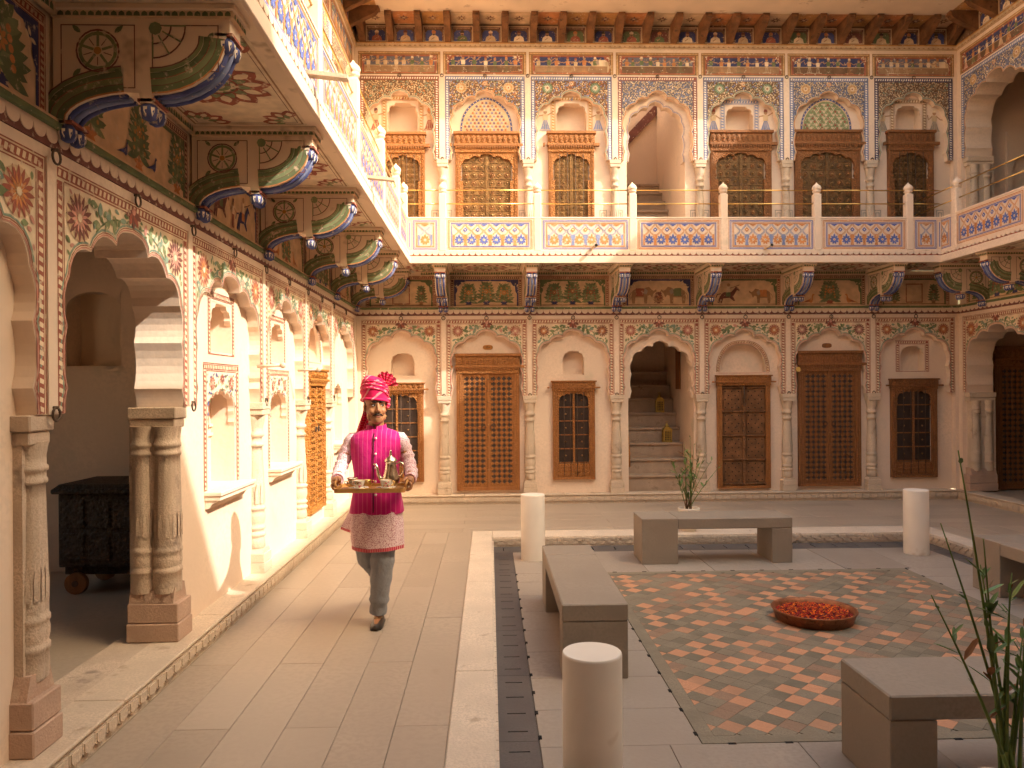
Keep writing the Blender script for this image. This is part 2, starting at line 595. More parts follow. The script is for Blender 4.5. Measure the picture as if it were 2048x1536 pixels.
    def tree(s, u, v, h, w, rnd, cols=('dgreen', 'green'), fl='red', pot='navy'):
        s.poly([(u - w * .28, v + h * .16), (u - w * .1, v + h * .06), (u - w * .16, v), (u + w * .16, v), (u + w * .1, v + h * .06), (u + w * .28, v + h * .16)], pot, 2)
        s.rect(u - w * .03, u + w * .03, v + h * .12, v + h * .6, 'brown', 2)
        for j in range(6):
            y = v + h * (.24 + .115 * j)
            for q in (-1, 1):
                for e, L in ((-.30, .46), (.28, .50), (.80, .36)):
                    a = e + .10 * j + rnd.uniform(-.08, .08)
                    s.leaf(u, y, w * L * (1.08 - .07 * j), w * .15, a if q > 0 else math.pi - a, rnd.choice(cols), 3 + (j + (e > 0)) % 2)
        s.leaf(u, v + h * .80, h * .22, w * .16, math.pi / 2, cols[0], 4)
        for j in range(5):
            for q in (-1, 1):
                s.disc(u + q * w * .20 * (1.1 - .1 * j), v + h * (.30 + .13 * j), w * .045, fl, 5, 7)
        s.flower(u, v + h * .60, w * .13, fl, 'ochre', 'cream', 8, 5)

    def person_(s, u, v, h, rnd, robe='orange', sash='cream', kind=0):
        """small painted standing or dancing figure"""
        b = h * .26
        if kind == 0:
            s.poly([(u - b, v), (u + b, v), (u + b * .75, v + h * .10), (u + b * .25, v + h * .48), (u - b * .25, v + h * .48), (u - b * .75, v + h * .1)], robe, 3)
            s.ribbon([(u - b, v + h * .02), (u, v + h * .05), (u + b, v + h * .02)], h * .025, sash, 4)
            for q in (-.4, .05, .45):
                s.ribbon([(u + b * q, v + h * .05), (u + b * q * .4, v + h * .42)], h * .015, sash, 4)
        else:
            s.poly([(u - b * .45, v), (u + b * .45, v), (u + b * .3, v + h * .5), (u - b * .3, v + h * .5)], robe, 3)
        s.poly([(u - b * .42, v + h * .45), (u + b * .42, v + h * .45), (u + b * .5, v + h * .72), (u - b * .5, v + h * .72)], sash, 4)
        a = rnd.uniform(-.2, .6)
        s.ribbon([(u + b * .4, v + h * .68), (u + b * 1.1, v + h * (.6 + a * .4)), (u + b * 1.5, v + h * (.62 + a * .5))], h * .05, 'skin', 4)
        s.ribbon([(u - b * .4, v + h * .68), (u - b * 1.0, v + h * (.56 + a * .2)), (u - b * 1.2, v + h * (.7 - a * .2))], h * .05, 'skin', 4)
        s.disc(u, v + h * .82, h * .085, 'skin', 5, 9, 1.15)
        s.poly([(u - h * .09, v + h * .85), (u + h * .09, v + h * .85), (u + h * .06, v + h * .97), (u - h * .06, v + h * .97)], rnd.choice(['orange', 'cream', 'dark', 'red']), 6)

    def bust(s, u, v, h, rnd):
        c = rnd.choice(['cream', 'dgreen', 'orange', 'cream', 'red', 'wheat'])
        s.poly([(u - h * .42, v), (u + h * .42, v), (u + h * .36, v + h * .3), (u + h * .14, v + h * .46), (u - h * .14, v + h * .46), (u - h * .36, v + h * .3)], c, 4)
        s.disc(u, v + h * .58, h * .14, 'skin', 5, 9, 1.2)
        s.poly([(u - h * .16, v + h * .64), (u + h * .16, v + h * .64), (u + h * .17, v + h * .76), (u, v + h * .86), (u - h * .17, v + h * .76)], rnd.choice(['dark', 'cream', 'black', 'orange']), 6)
        s.poly([(u - h * .12, v + h * .54), (u + h * .12, v + h * .54), (u, v + h * .42)], rnd.choice(['black', 'black', 'skin']), 6)
        s.ribbon([(u - h * .2, v + h * .1), (u + h * .05, v + h * .28)], h * .06, 'skin', 5)

    def animal(s, u, v, h, d=1, c='brown', rug='red', kind='horse'):
        def X(pts):
            return [(u + d * x * h, v + y * h) for x, y in pts]
        if kind == 'elephant':
            s.poly(X([(-.45, .0), (-.32, .0), (-.30, .3), (.12, .3), (.13, 0), (.27, 0), (.30, .38), (.42, .42), (.52, .30), (.60, .50), (.75, .62), (.72, .70), (.60, .62), (.50, .68), (.38, .82), (.22, .78), (.12, .72), (-.25, .74), (-.44, .62), (-.50, .3)]), c, 3)
            s.poly(X([(-.28, .36), (.10, .36), (.12, .74), (-.26, .76)]), rug, 4)
            s.poly(X([(.16, .76), (.10, .5), (.24, .44), (.32, .62)]), 'grey', 5)
            s.ribbon(X([(-.48, .55), (-.58, .4), (-.55, .2)]), h * .03, c, 3)
        elif kind == 'horse':
            s.poly(X([(-.45, .02), (-.38, .0), (-.30, .26), (.05, .30), (.28, .12), (.36, .16), (.24, .36), (.34, .52), (.46, .72), (.58, .66), (.62, .72), (.50, .84), (.40, .90), (.26, .74), (.12, .60), (-.25, .60), (-.40, .50), (-.46, .25)]), c, 3)
            s.poly(X([(-.62, .05), (-.52, .0), (-.40, .32), (-.36, .5), (-.48, .38)]), c, 3)
            s.ribbon(X([(-.42, .52), (-.62, .48), (-.70, .3)]), h * .05, c, 3)
            s.poly(X([(-.16, .36), (.10, .36), (.10, .62), (-.14, .62)]), rug, 4)
            s.poly(X([(-.12, .6), (.08, .6), (.10, .9), (-.10, .9)]), 'cream', 5)
            s.disc(u + d * h * 0, v + h * 1.0, h * .09, 'skin', 5, 8)
            s.ribbon(X([(.06, .82), (.34, .9), (.6, 1.0)]), h * .03, 'dark', 5)
        else:
            s.poly(X([(-.9, .0), (-.2, .12), (.05, .02), (.2, .1), (.28, .35), (.26, .62), (.34, .74), (.44, .72), (.36, .84), (.24, .86), (.16, .7), (.1, .48), (-.12, .34)]), c, 3)
            s.ribbon(X([(.08, .1), (.1, -.02)]), h * .04, c, 3)
            s.leaf(u - d * h * .5, v + h * .12, h * .5, h * .14, 0.2 if d > 0 else 2.94, rug, 4)
# ------------------------------------------------------------------ ground, walkway, sunken court
LX, RX, BY, FY = -1.97, 7.15, 11.52, 0.95       # facade planes: left, right, back, front (behind the camera)
mb = MB()
mb.face([(-90, -90, -.32), (90, -90, -.32), (90, 90, -.32), (-90, 90, -.32)], 'stone')
tag(mb.build('ground'), kind='structure')
KX0, KX1, KY0, KY1 = 0.02, 5.03, 2.80, 8.79       # inner edges of the kerb
KW = 0.235
mb = MB()
mb.box(-2.6, KX0 - KW, -3.0, 11.6, -.3, -.010, 'grout')
mb.box(KX1 + KW, 9.6, -3.0, 11.6, -.3, -.010, 'grout')
mb.box(KX0 - KW, KX1 + KW, KY1 + .37, 11.6, -.3, -.010, 'grout')
mb.box(KX0 - KW, KX1 + KW, -3.0, KY0 - KW, -.3, -.010, 'grout')
walk = tag(mb.build('walkway'), kind='structure')
rnd = random.Random(4)
SLAB = {}


def slab(parent, name, x0, x1, y0, y1, z, th, ms, gap=.0013):
    k = (round(x1 - x0, 3), round(y1 - y0, 3), rnd.choice(ms), th)
    if k not in SLAB:
        b = MB()
        w, d = k[0] / 2 - gap, k[1] / 2 - gap
        b.box(-w, w, -d, d, -th, 0, k[2], bev=.0025)
        SLAB[k] = b.mesh(name)
    return link(name, SLAB[k], parent, ((x0 + x1) / 2, (y0 + y1) / 2, z + rnd.uniform(-.0010, .0010)))


PV = ['paving', 'paving', 'paving2']


def pave(x0, x1, y0, y1, along, wid, ln, off=0.0):
    """running bond of long slabs"""
    if along == 'y':
        n = max(1, round((x1 - x0) / wid))
        w = (x1 - x0) / n
        for i in range(n):
            y = y0 - (ln / 2 if i % 2 else 0) - off
            while y < y1 - .01:
                a, b = max(y, y0), min(y + ln, y1)
                if b - a > .03:
                    slab(walk, 'paving_slab', x0 + i * w, x0 + (i + 1) * w, a, b, 0, .02, PV)
                y += ln
    else:
        n = max(1, round((y1 - y0) / wid))
        w = (y1 - y0) / n
        for i in range(n):
            x = x0 - (ln / 2 if i % 2 else 0) - off
            while x < x1 - .01:
                a, b = max(x, x0), min(x + ln, x1)
                if b - a > .03:
                    slab(walk, 'paving_slab', a, b, y0 + i * w, y0 + (i + 1) * w, 0, .02, PV)
                x += ln


pave(-1.87, KX0 - KW, 1.2, KY1 + .37, 'y', .285, 1.84, .05)
pave(-1.87, 7.05, KY1 + .37, 11.36, 'x', .285, 1.84, .3)
pave(KX1 + KW, 7.05, 1.2, KY1 + .37, 'y', .285, 1.84, .4)
pave(KX0 - KW, KX1 + KW, 1.2, KY0 - KW, 'x', .285, 1.84, .2)

# kerb stones round the sunken court
kerb = tag(empty('kerb', (0, 0, 0)), kind='structure')


def kerb_run(x0, x1, y0, y1, along, ln):
    L = (x1 - x0) if along == 'x' else (y1 - y0)
    n = max(1, round(L / ln))
    cuts = [0] + sorted((i + rnd.uniform(-.18, .18)) / n for i in range(1, n)) + [1]
    for i in range(n):
        b = MB()
        a0, a1 = cuts[i] * L + .002, cuts[i + 1] * L - .002
        if along == 'x':
            b.box(x0 + a0, x0 + a1, y0, y1, -.2, .014 + rnd.uniform(0, .003), 'kerb', bev=.008)
        else:
            b.box(x0, x1, y0 + a0, y0 + a1, -.2, .014 + rnd.uniform(0, .003), 'kerb', bev=.008)
        b.build('kerb_stone', kerb)


kerb_run(KX0 - KW, KX0, KY0 - KW, KY1 + .37, 'y', 1.9)
kerb_run(KX1, KX1 + KW, KY0 - KW, KY1 + .37, 'y', 1.9)
kerb_run(KX0, KX1, KY1, KY1 + .37, 'x', 1.7)
kerb_run(KX0, KX1, KY0 - KW, KY0, 'x', 1.7)
# carved fish scale on the riser, far side and both flanks
b = MB()
n = int((KX1 - KX0) / .105)
for row, zt in ((0, -.006), (1, -.042)):
    for i in range(n):
        cx = KX0 + .05 + (i + (.5 if row else 0)) * .105
        if cx + .05 > KX1: continue
        pts = [(cx - .05, zt)] + [(cx - .05 * math.cos(t), zt - .040 * math.sin(t)) for t in [math.pi * k / 6 for k in range(1, 6)]] + [(cx + .05, zt)]
        b.prism([(p[0], p[1]) for p in pts], KY1 - .010 - .004 * (1 - row), KY1 + .004, 'kerb')
b.build('carved_riser', kerb)
b = MB()
n = int((KY1 - KY0) / .105)
for row, zt in ((0, -.006), (1, -.042)):
    for i in range(n):
        cy = KY0 + .05 + (i + (.5 if row else 0)) * .105
        if cy + .05 > KY1 - .02: continue
        pts = [(cy - .05, zt)] + [(cy - .05 * math.cos(t), zt - .040 * math.sin(t)) for t in [math.pi * k / 6 for k in range(1, 6)]] + [(cy + .05, zt)]
        b.prism(pts, KX1 - .010 - .004 * (1 - row), KX1 + .004, 'kerb', ax='x')
        b.prism(pts, KX0 - .004, KX0 + .010 + .004 * (1 - row), 'kerb', ax='x')
b.build('carved_riser', kerb)

CZ = -.095
DW = .222      # drain width
mb = MB()
mb.box(KX0, KX1, KY0, KY1, -.30, CZ - .030, 'black')
court = tag(mb.build('sunken_court'), kind='structure')
DX0, DX1, DY0, DY1 = KX0 + DW, KX1 - DW, KY0 + DW, KY1 - .34
TX0, TX1, TY0, TY1 = 1.06, 4.08, 3.85, 7.48      # tiled carpet with its band
CS = ['court_slab', 'court_slab', 'court_slab2']
for (x0, x1) in ((DX0, TX0), (TX1, DX1)):
    y = TY0 - .03
    k = 0
    while y < TY1 - .05:
        y2 = min(y + .475, TY1)
        slab(court, 'court_slab', x0, x1, max(y, TY0), y2, CZ, .025, CS)
        y = y2
for (y0, y1) in ((DY0, TY0), (TY1, DY1)):
    n = 7
    for i in range(n):
        slab(court, 'court_slab', DX0 + (DX1 - DX0) * i / n, DX0 + (DX1 - DX0) * (i + 1) / n, y0, y1, CZ, .025, CS)


def drain_cover(x0, x1, y0, y1, along):
    """dark stone cover with four narrow slots"""
    b = MB()
    zt, zb = CZ - .004, CZ - .026
    L = (y1 - y0) if along == 'y' else (x1 - x0)
    n = max(1, round(L / .236))
    st = L / n

    def bx(a0, a1, c0, c1):
        if along == 'y':
            b.box(x0 + c0, x0 + c1, y0 + a0, y0 + a1, zb, zt, 'drain')
        else:
            b.box(x0 + a0, x0 + a1, y0 + c0, y0 + c1, zb, zt, 'drain')
    W = (x1 - x0) if along == 'y' else (y1 - y0)
    e = .0015
    bx(e, L - e, .002, W * .29)
    bx(e, L - e, W * .76, W - .002)
    p = e
    for i in range(n):
        c = (i + .5) * st
        bx(p, c - .0055, W * .29, W * .76)
        p = c + .0055
    bx(p, L - e, W * .29, W * .76)
    b.build('drain_cover', court)


y = KY0 + DW
k = (KY1 - KY0 - DW - .34) / 6
for i in range(6):
    drain_cover(KX0, DX0, y + i * k, y + (i + 1) * k, 'y')
    drain_cover(DX1, KX1, y + i * k, y + (i + 1) * k, 'y')
k = (KX1 - KX0) / 5
for i in range(5):
    drain_cover(KX0 + i * k, KX0 + (i + 1) * k, DY1, KY1, 'x')
    drain_cover(KX0 + i * k, KX0 + (i + 1) * k, KY0, DY0, 'x')
# small dark spacers in the joints
sp = MB()
sp.box(-.020, .020, -.009, .009, -.012, .0022, 'black')
spm = sp.mesh('joint_spacer')
for i in range(13):
    yy = TY0 + .12 + i * .29
    for xx in (TX0 - .004, DX0 + .006, TX1 + .004):
        link('joint_spacer', spm, court, (xx, yy + rnd.uniform(-.02, .02), CZ), R(90))
for i in range(11):
    xx = TX0 + .15 + i * .29
    for yy in (TY0 - .004, TY1 + .004):
        link('joint_spacer', spm, court, (xx, yy, CZ))

# tiled carpet: band and diagonal tiles
BW = .085
carpet = tag(empty('tile_carpet', (0, 0, 0)), kind='structure')
mb = MB()
mb.box(TX0 + .002, TX1 - .002, TY0 + .002, TY1 - .002, CZ - .027, CZ - .0035, 'grout')
mb.build('tile_bed', carpet)
for args in ((TX0 + .003, TX1 - .003, TY0 + .003, TY0 + BW), (TX0 + .003, TX1 - .003, TY1 - BW, TY1 - .003),
             (TX0 + .003, TX0 + BW, TY0 + BW + .001, TY1 - BW - .001), (TX1 - BW, TX1 - .003, TY0 + BW + .001, TY1 - BW - .001)):
    b = MB()
    b.box(*args, CZ - .0036, CZ + .0012, 'tile_grey')
    b.build('border_band', carpet)


def clip_rect(poly, x0, x1, y0, y1):
    def cut(P, f, inter):
        out = []
        for i in range(len(P)):
            a, c = P[i], P[(i + 1) % len(P)]
            if f(a): out.append(a)
            if f(a) != f(c): out.append(inter(a, c))
        return out

    def ix(v):
        return lambda a, c: (v, a[1] + (c[1] - a[1]) * (v - a[0]) / (c[0] - a[0]))

    def iy(v):
        return lambda a, c: (a[0] + (c[0] - a[0]) * (v - a[1]) / (c[1] - a[1]), v)
    P = cut(poly, lambda p: p[0] >= x0, ix(x0))
    P = cut(P, lambda p: p[0] <= x1, ix(x1)) if P else P
    P = cut(P, lambda p: p[1] >= y0, iy(y0)) if P else P
    return cut(P, lambda p: p[1] <= y1, iy(y1)) if P else P


ix0, ix1, iy0, iy1 = TX0 + BW + .001, TX1 - BW - .001, TY0 + BW + .001, TY1 - BW - .001
ts = .115
gx = .0010
tiles = []
rt = random.Random(11)
cen = ((ix0 + ix1) / 2, (iy0 + iy1) / 2)
for i in range(-32, 33):
    for j in range(-32, 33):
        cx = cen[0] + (i + j) * ts * .7071
        cy = cen[1] + (i - j) * ts * .7071
        h = ts * .7071 - gx
        P = clip_rect([(cx - h, cy), (cx, cy - h), (cx + h, cy), (cx, cy + h)], ix0, ix1, iy0, iy1)
        if len(P) < 3: continue
        A = abs(sum(P[q][0] * P[(q + 1) % len(P)][1] - P[(q + 1) % len(P)][0] * P[q][1] for q in range(len(P)))) / 2
        if A < .0006: continue
        c = rt.random()
        par = (i + j) % 2 == 0
        m = ('tile_orange' if c < .44 else ('tile_orange2' if c < .54 else ('tile_brown' if c < .68 else 'tile_grey'))) if par else ('tile_orange' if c < .03 else ('tile_brown' if c < .20 else ('tile_grey' if c < .62 else 'tile_grey2')))
        # hidden behind the near bench on the right: not worth an object of its own
        tiles.append((cx, cy, P, m, abs(A - 2 * h * h) < 1e-6))
tiles.sort(key=lambda t: t[0] ** 2 * .0 + t[1] + (6 if (t[0] > 2.1 and t[1] < 4.9) else 0))
TM = {}
rest = MB()
for q, (cx, cy, P, m, full) in enumerate(tiles):
    dz = rt.uniform(-.0006, .0008)
    if q < 300:
        if full:
            if m not in TM:
                b = MB()
                h = ts * .7071 - gx
                b.prism([(-h, 0), (0, -h), (h, 0), (0, h)], -.004, 0, m, ax='z')
                TM[m] = b.mesh('floor_tile')
            link('floor_tile', TM[m], carpet, (cx, cy, CZ + .0008 + dz))
        else:
            b = MB()
            b.prism([(p[0] - cx, p[1] - cy) for p in P], -.004, 0, m, ax='z')
            b.build('floor_tile', carpet, (cx, cy, CZ + .0008 + dz))
    else:
        rest.prism(P, CZ - .0032, CZ + .0008 + dz, m, ax='z')
tag(rest.build('distant_tiles', carpet), kind='stuff')
# ------------------------------------------------------------------ building kit (local wing space: x along wall, -y towards the court)
Z0 = .13          # plinth top
ZS = 1.60         # column top / spring of the lower arches
ZA, ZP = 2.575, 2.75
FR = lambda y: (lambda u, v, h: (u, y - h, v))      # painting on a plane facing the court


def arch_panel(W, cx, u0, u1, zs, za, zt, a, y0, t, m='plaster', name='arch_panel', n=6):
    A = arch_pts(cx, a, zs, za, n)
    poly = [(u0, zs), (u0, zt), (u1, zt), (u1, zs)] + A[::-1]
    b = MB()
    b.prism(poly, y0, y0 + t, m)
    return b.build(name, W), A, [(u0, zs), (u0, zt), (u1, zt), (u1, zs)] + A[::-1]


def lines_along(P, A, specs):
    for d, w, c, ly in specs:
        P.ribbon(offset_curve(A, d), w, c, ly)


def paint_low(panel, A, u0, u1, zs, zt, cx, a, seed, y=0.0, detail=1.0):
    r = random.Random(seed)
    P = Paint(FR(y))
    bw = .074
    P.poly([(u0 + .006, zs + .004), (u0 + .006, zt - .006), (u1 - .006, zt - .006), (u1 - .006, zs + .004)] + offset_curve(A, .006)[::-1], 'cream', 0)
    P.border(u0 + .004, u1 - .004, zs + .004, zt - .004, bw, 'red', 'cream')
    lines_along(P, A, ((.010, .007, 'pink', 2), (.021, .005, 'red', 2), (.034, .012, 'teal', 1)))
    ui0, ui1, zi = u0 + bw + .01, u1 - bw - .01, zt - bw - .01
    reg = [(ui0, zs + .03), (ui0, zi), (ui1, zi), (ui1, zs + .03)] + offset_curve(A, .045)[::-1]
    fr = .090 * min(1.32, a / .51)
    fl = [(ui0 + fr * 1.05, zi - fr * 1.1), (ui1 - fr * 1.05, zi - fr * 1.1)]
    c1 = 'red' if seed % 3 else 'dark'
    for f in fl:
        P.flower(f[0], f[1], fr, c1, 'pink' if seed % 2 else 'orange', 'cream', 16, 4)
        P.disc(f[0], f[1], fr * .98, 'wheat', 2, 16)
    for k in range(5):
        t = math.pi * (1.1 + .2 * k)
        P.leaf(cx, zt - .06, .095, .042, t, 'red' if k % 2 else 'dark', 5)
    P.disc(cx, zt - .055, .022, 'pink', 6, 8)
    op = offset_curve(A, .030)
    P.clip = lambda p: ui0 < p[0] < ui1 and zs + .02 < p[1] < zi and not inside(p, op)
    for sgn in (-1, 1):
        fx = fl[0 if sgn < 0 else 1]
        P.scroll(cx + sgn * .07, zi - .05, abs(fx[0] - cx) - fr - .08, math.pi if sgn < 0 else 0, .8 * -sgn, ['green', 'dgreen', 'teal'], r, 6, .080)
        P.scroll(fx[0] + sgn * .02, fx[1] - fr, zi - fr * 2.2 - zs - .12, -math.pi / 2, .25 * sgn, ['green', 'dgreen', 'teal'], r, 8, .058)
        P.scroll(fx[0] - sgn * fr, fx[1] - fr * .5, a * .42, (-.5 if sgn < 0 else math.pi + .5), .7 * sgn, ['green', 'dgreen', 'navy'], r, 6, .066)
    P.foliage(reg, int(90 * detail), (.034, .092), ['green', 'dgreen', 'teal', 'dgreen', 'teal', 'green', 'pink', 'green'], r, .002, 3, .5, effort=70, avoid= [(f[0], f[1], fr) for f in fl])
    P.build('painted_flowers', panel)


def paint_up(panel, A, u0, u1, zs, zt, cx, a, seed, ground, cols, bcol, y=0.0, dens=1.0):
    r = random.Random(seed)
    P = Paint(FR(y))
    bw = .064
    P.border(u0 + .004, u1 - .004, zs + .004, zt - .004, bw, bcol, 'white', layer=2)
    G = [(u0 + .006, zs + .004), (u0 + .006, zt - .006), (u1 - .006, zt - .006), (u1 - .006, zs + .004)] + offset_curve(A, .008)[::-1]
    P.poly(G, ground, 0)
    G = [(u0 + bw, zs + .02), (u0 + bw, zt - bw), (u1 - bw, zt - bw), (u1 - bw, zs + .02)] + offset_curve(A, .012)[::-1]
    lines_along(P, A, ((.008, .010, 'orange' if seed % 2 else 'teal', 2), (.020, .006, 'cream', 3)))
    z = zt - bw
    av = []
    if seed % 3:
        for sx in (-1, 1):
            f = (cx + sx * a * .72, z - .115)
            P.flower(f[0], f[1], .072, 'ochre' if seed % 2 else 'teal', 'cream', 'red', 14, 4)
            P.disc(f[0], f[1], .080, 'wheat' if seed % 2 else 'dgreen', 3, 16)
            av.append((f[0], f[1], .078))
        P.flower(cx, z - .05, .045, 'orange', 'cream', 'red', 10, 4)
    op = offset_curve(A, .014)
    P.clip = lambda p: u0 + bw < p[0] < u1 - bw and zs + .01 < p[1] < zt - bw and not inside(p, op)
    P.foliage(G, int(420 * dens), (.018, .040), cols, r, .0, 3, .5, av)
    P.build('painted_foliage', panel)


def wall_holes(b, u0, u1, z0, z1, y, holes, m, th=.1):
    """wall rectangle at y (facing -y) with rectangular holes left out"""
    us = sorted({u0, u1, *[h[0] for h in holes], *[h[1] for h in holes]})
    zs = sorted({z0, z1, *[h[2] for h in holes], *[h[3] for h in holes]})
    us = [u for u in us if u0 <= u <= u1]
    zs = [z for z in zs if z0 <= z <= z1]
    for i in range(len(us) - 1):
        for j in range(len(zs) - 1):
            c = ((us[i] + us[i + 1]) / 2, (zs[j] + zs[j + 1]) / 2)
            if any(h[0] < c[0] < h[1] and h[2] < c[1] < h[3] for h in holes):
                continue
            b.face([(us[i], y, zs[j]), (us[i + 1], y, zs[j]), (us[i + 1], y, zs[j + 1]), (us[i], y, zs[j + 1])], m)
            b.face([(us[i], y + th, zs[j]), (us[i], y + th, zs[j + 1]), (us[i + 1], y + th, zs[j + 1]), (us[i + 1], y + th, zs[j])], m)


def niche(W, u0, u1, z0, z1, y, depth=.15, cusp='small', painted=False, sill=False, seed=1, wide=.075):
    """recess with a cusped head cut in the wall at y"""
    b = MB()
    # niche box
    b.face([(u0, y + depth, z0), (u1, y + depth, z0), (u1, y + depth, z1), (u0, y + depth, z1)], 'plaster')
    b.face([(u0, y, z0), (u0, y + depth, z0), (u0, y + depth, z1), (u0, y, z1)], 'plaster')
    b.face([(u1, y + depth, z0), (u1, y, z0), (u1, y, z1), (u1, y + depth, z1)], 'plaster')
    b.face([(u0, y, z0), (u1, y, z0), (u1, y + depth, z0), (u0, y + depth, z0)], 'plaster')
    b.face([(u0, y + depth, z1), (u1, y + depth, z1), (u1, y, z1), (u0, y, z1)], 'plaster')
    cx, w = (u0 + u1) / 2, u1 - u0
    if cusp == 'small':
        c = w * .20
        k = [(u0 - .004, z1 - c * 1.7), (u0 + c * .12, z1 - c * 1.6), (u0 + c * .30, z1 - c * 1.25), (u0 + c * .25, z1 - c), (u0 + c * .55, z1 - c * .55), (u0 + c * 1.1, z1 - c * .45), (u0 + c * 1.3, z1 - c * .1), (cx, z1 - .002)]
        b.prism([(u0 - .004, z1 + .004)] + k[:1] + k[1:-1] + [(cx, z1 - c * .05), (cx, z1 + .004)], y + .002, y + .05, 'plaster')
        b.prism([(2 * cx - p[0], p[1]) for p in [(u0 - .004, z1 + .004)] + k[:1] + k[1:-1] + [(cx, z1 - c * .05), (cx, z1 + .004)]], y + .002, y + .05, 'plaster')
    elif cusp == 'arch':
        zsp = lerp(z0, z1, .60)
        A = arch_pts(cx, w / 2 * .95, zsp, z1 - .01, 3)
        b.prism([(u0 - .004, zsp), (u0 - .004, z1 + .004), (u1 + .004, z1 + .004), (u1 + .004, zsp)] + A[::-1], y + .002, y + .05, 'plaster')
    elif cusp == 'pointed':
        def side(t):
            return (u0 + w / 2 * (1 - math.cos(t) ** .8) * 1.0, z0 + (z1 - z0) * math.sin(t) ** .9)
        L = [(u0, z0)] + [side(math.pi / 2 * k / 8) for k in range(1, 8)] + [(cx, z1)]
        b.prism([(u0 - .004, z1 + .004)] + [(u0 - .004, z0)] + L[1:] + [(cx, z1 + .004)], y + .002, y + .04, 'plaster')
        b.prism([(2 * cx - p[0], p[1]) for p in [(u0 - .004, z1 + .004)] + [(u0 - .004, z0)] + L[1:] + [(cx, z1 + .004)]], y + .002, y + .04, 'plaster')
    o = b.build('niche', W)
    if cusp == 'arch':
        # little moulded shelf bands inside
        s = MB()
        for zz in (lerp(z0, z1, .50), lerp(z0, z1, .60)):
            s.box(u0 + .002, u1 - .002, y + depth - .02, y + depth, zz, zz + .022, 'plaster')
        s.build('moulding', o)
    if painted:
        P = Paint(FR(y))
        e = wide
        if cusp == 'arch' and painted != 'thin':
            zsp = lerp(z0, z1, .60)
            A = arch_pts(cx, w / 2 * .95, zsp, z1 - .01, 3)
            h = .20
            P.border(u0 - e, u1 + e, z0, z1 + h, e * .62, 'red', 'cream')
            P.fr = FR(y)
            reg = [(u0 - e * .3, zsp), (u0 - e * .3, z1 + h - e * .7), (u1 + e * .3, z1 + h - e * .7), (u1 + e * .3, zsp)] + A[::-1]
            r = random.Random(seed)
            for sx in (-1, 1):
                P.flower(cx + sx * w * .36, z1 + h * .25, .055, 'red', 'pink', 'cream', 12, 4)
            P.flower(cx, z1 + h * .42, .042, 'red', 'dark', 'cream', 10, 4)
            P.foliage(reg, 46, (.022, .05), ['green', 'dgreen', 'blue', 'teal', 'blue', 'dgreen'], r, -.005, 3, .5)
            P.ribbon(offset_curve(A, .012), .007, 'red', 3)
        elif cusp == 'pointed':
            pts = []
            for k in range(-10, 11):
                t = math.pi / 2 * abs(k) / 10
                s_ = -1 if k < 0 else 1
                x = cx + s_ * (w / 2 + .03) * (math.cos(math.pi / 2 - t) ** .8 if False else (math.cos(math.pi / 2 * (1 - abs(k) / 10)) ** .8))
                z = z0 + (z1 + .03 - z0) * math.sin(math.pi / 2 * (1 - abs(k) / 10)) ** .9
                pts.append((x, z))
            P.ribbon(pts, .048, 'wheat', 1)
            P.ribbon(offset_curve(pts, .024), .007, 'red', 2)
            P.ribbon(offset_curve(pts, -.022), .007, 'red', 2)
            for i in range(len(pts) - 1):
                for q in (.25, .75):
                    x, z = lerp(pts[i][0], pts[i + 1][0], q), lerp(pts[i][1], pts[i + 1][1], q)
                    a_ = math.atan2(pts[i + 1][1] - pts[i][1], pts[i + 1][0] - pts[i][0])
                    P.leaf(x - .016 * math.cos(a_ + .8), z - .016 * math.sin(a_ + .8), .032, .015, a_ + .8, 'red', 3)
            P.rect(u0 - .05, u1 + .05, z0 - .02, z0 - .012, 'pink', 1)
        else:
            P.border(u0 - e, u1 + e, z0 - .012, z1 + e + .01, e * .85, 'red' if painted in (True, 'thin') else painted, 'cream', bottom=False)
            P.rect(u0 - e, u1 + e, z0 - .022, z0 - .014, 'red' if painted in (True, 'thin') else painted, 1)
        P.build('painted_frame', o)
    if sill:
        s = MB()
        s.box(u0 - .10, u1 + .14, y - .13, y + .02, z0 - .035, z0 - .002, 'plaster', bev=.006)
        s.box(u0 - .09, u1 + .13, y - .115, y - .002, z0 - .065, z0 - .035, 'plaster')
        s.prism([(y - .10, z0 - .065), (y - .002, z0 - .065), (y - .002, z0 - .13), (y - .03, z0 - .125), (y - .05, z0 - .095)], u0 - .08, u1 + .12, 'plaster', ax='x')
        s.build('sill', o)
    return o


COLP = [(.95, 0), (1.12, .012), (1.02, .075), (.98, .085), (1.16, .095), (1.16, .115), (.97, .122), (.97, .135), (1.12, .145), (1.16, .162), (.96, .172),
        (1.04, .19), (1.14, .225), (1.12, .26), (1.0, .285), (1.16, .292), (1.16, .31), (.98, .318), (1.06, .34, .08), (1.08, .40, .12), (1.0, .55, .14), (.88, .72, .14), (.84, .76, .08),
        (.98, .765), (1.0, .785), (.80, .795), (.80, .83), (1.06, .842), (1.06, .862), (.86, .872), (.95, .91, .06), (1.14, .955, .06), (1.20, .985), (1.20, 1.0)]
COLM = {}
COLQ = [(1.0, 0), (1.04, .05), (1.02, .115), (1.10, .12), (1.10, .142), (1.0, .148), (1.0, .16), (1.07, .18), (1.08, .21), (1.02, .235), (1.10, .242), (1.10, .262), (1.02, .268), (1.05, .285, .10), (1.04, .42, .14),
        (.98, .60, .14), (.92, .76, .14), (.90, .82, .10), (1.0, .826), (1.0, .842), (.92, .848), (.92, .872), (1.03, .878), (1.03, .896), (.93, .902), (.95, .94, .06), (1.04, .98, .06), (1.08, 1.0)]


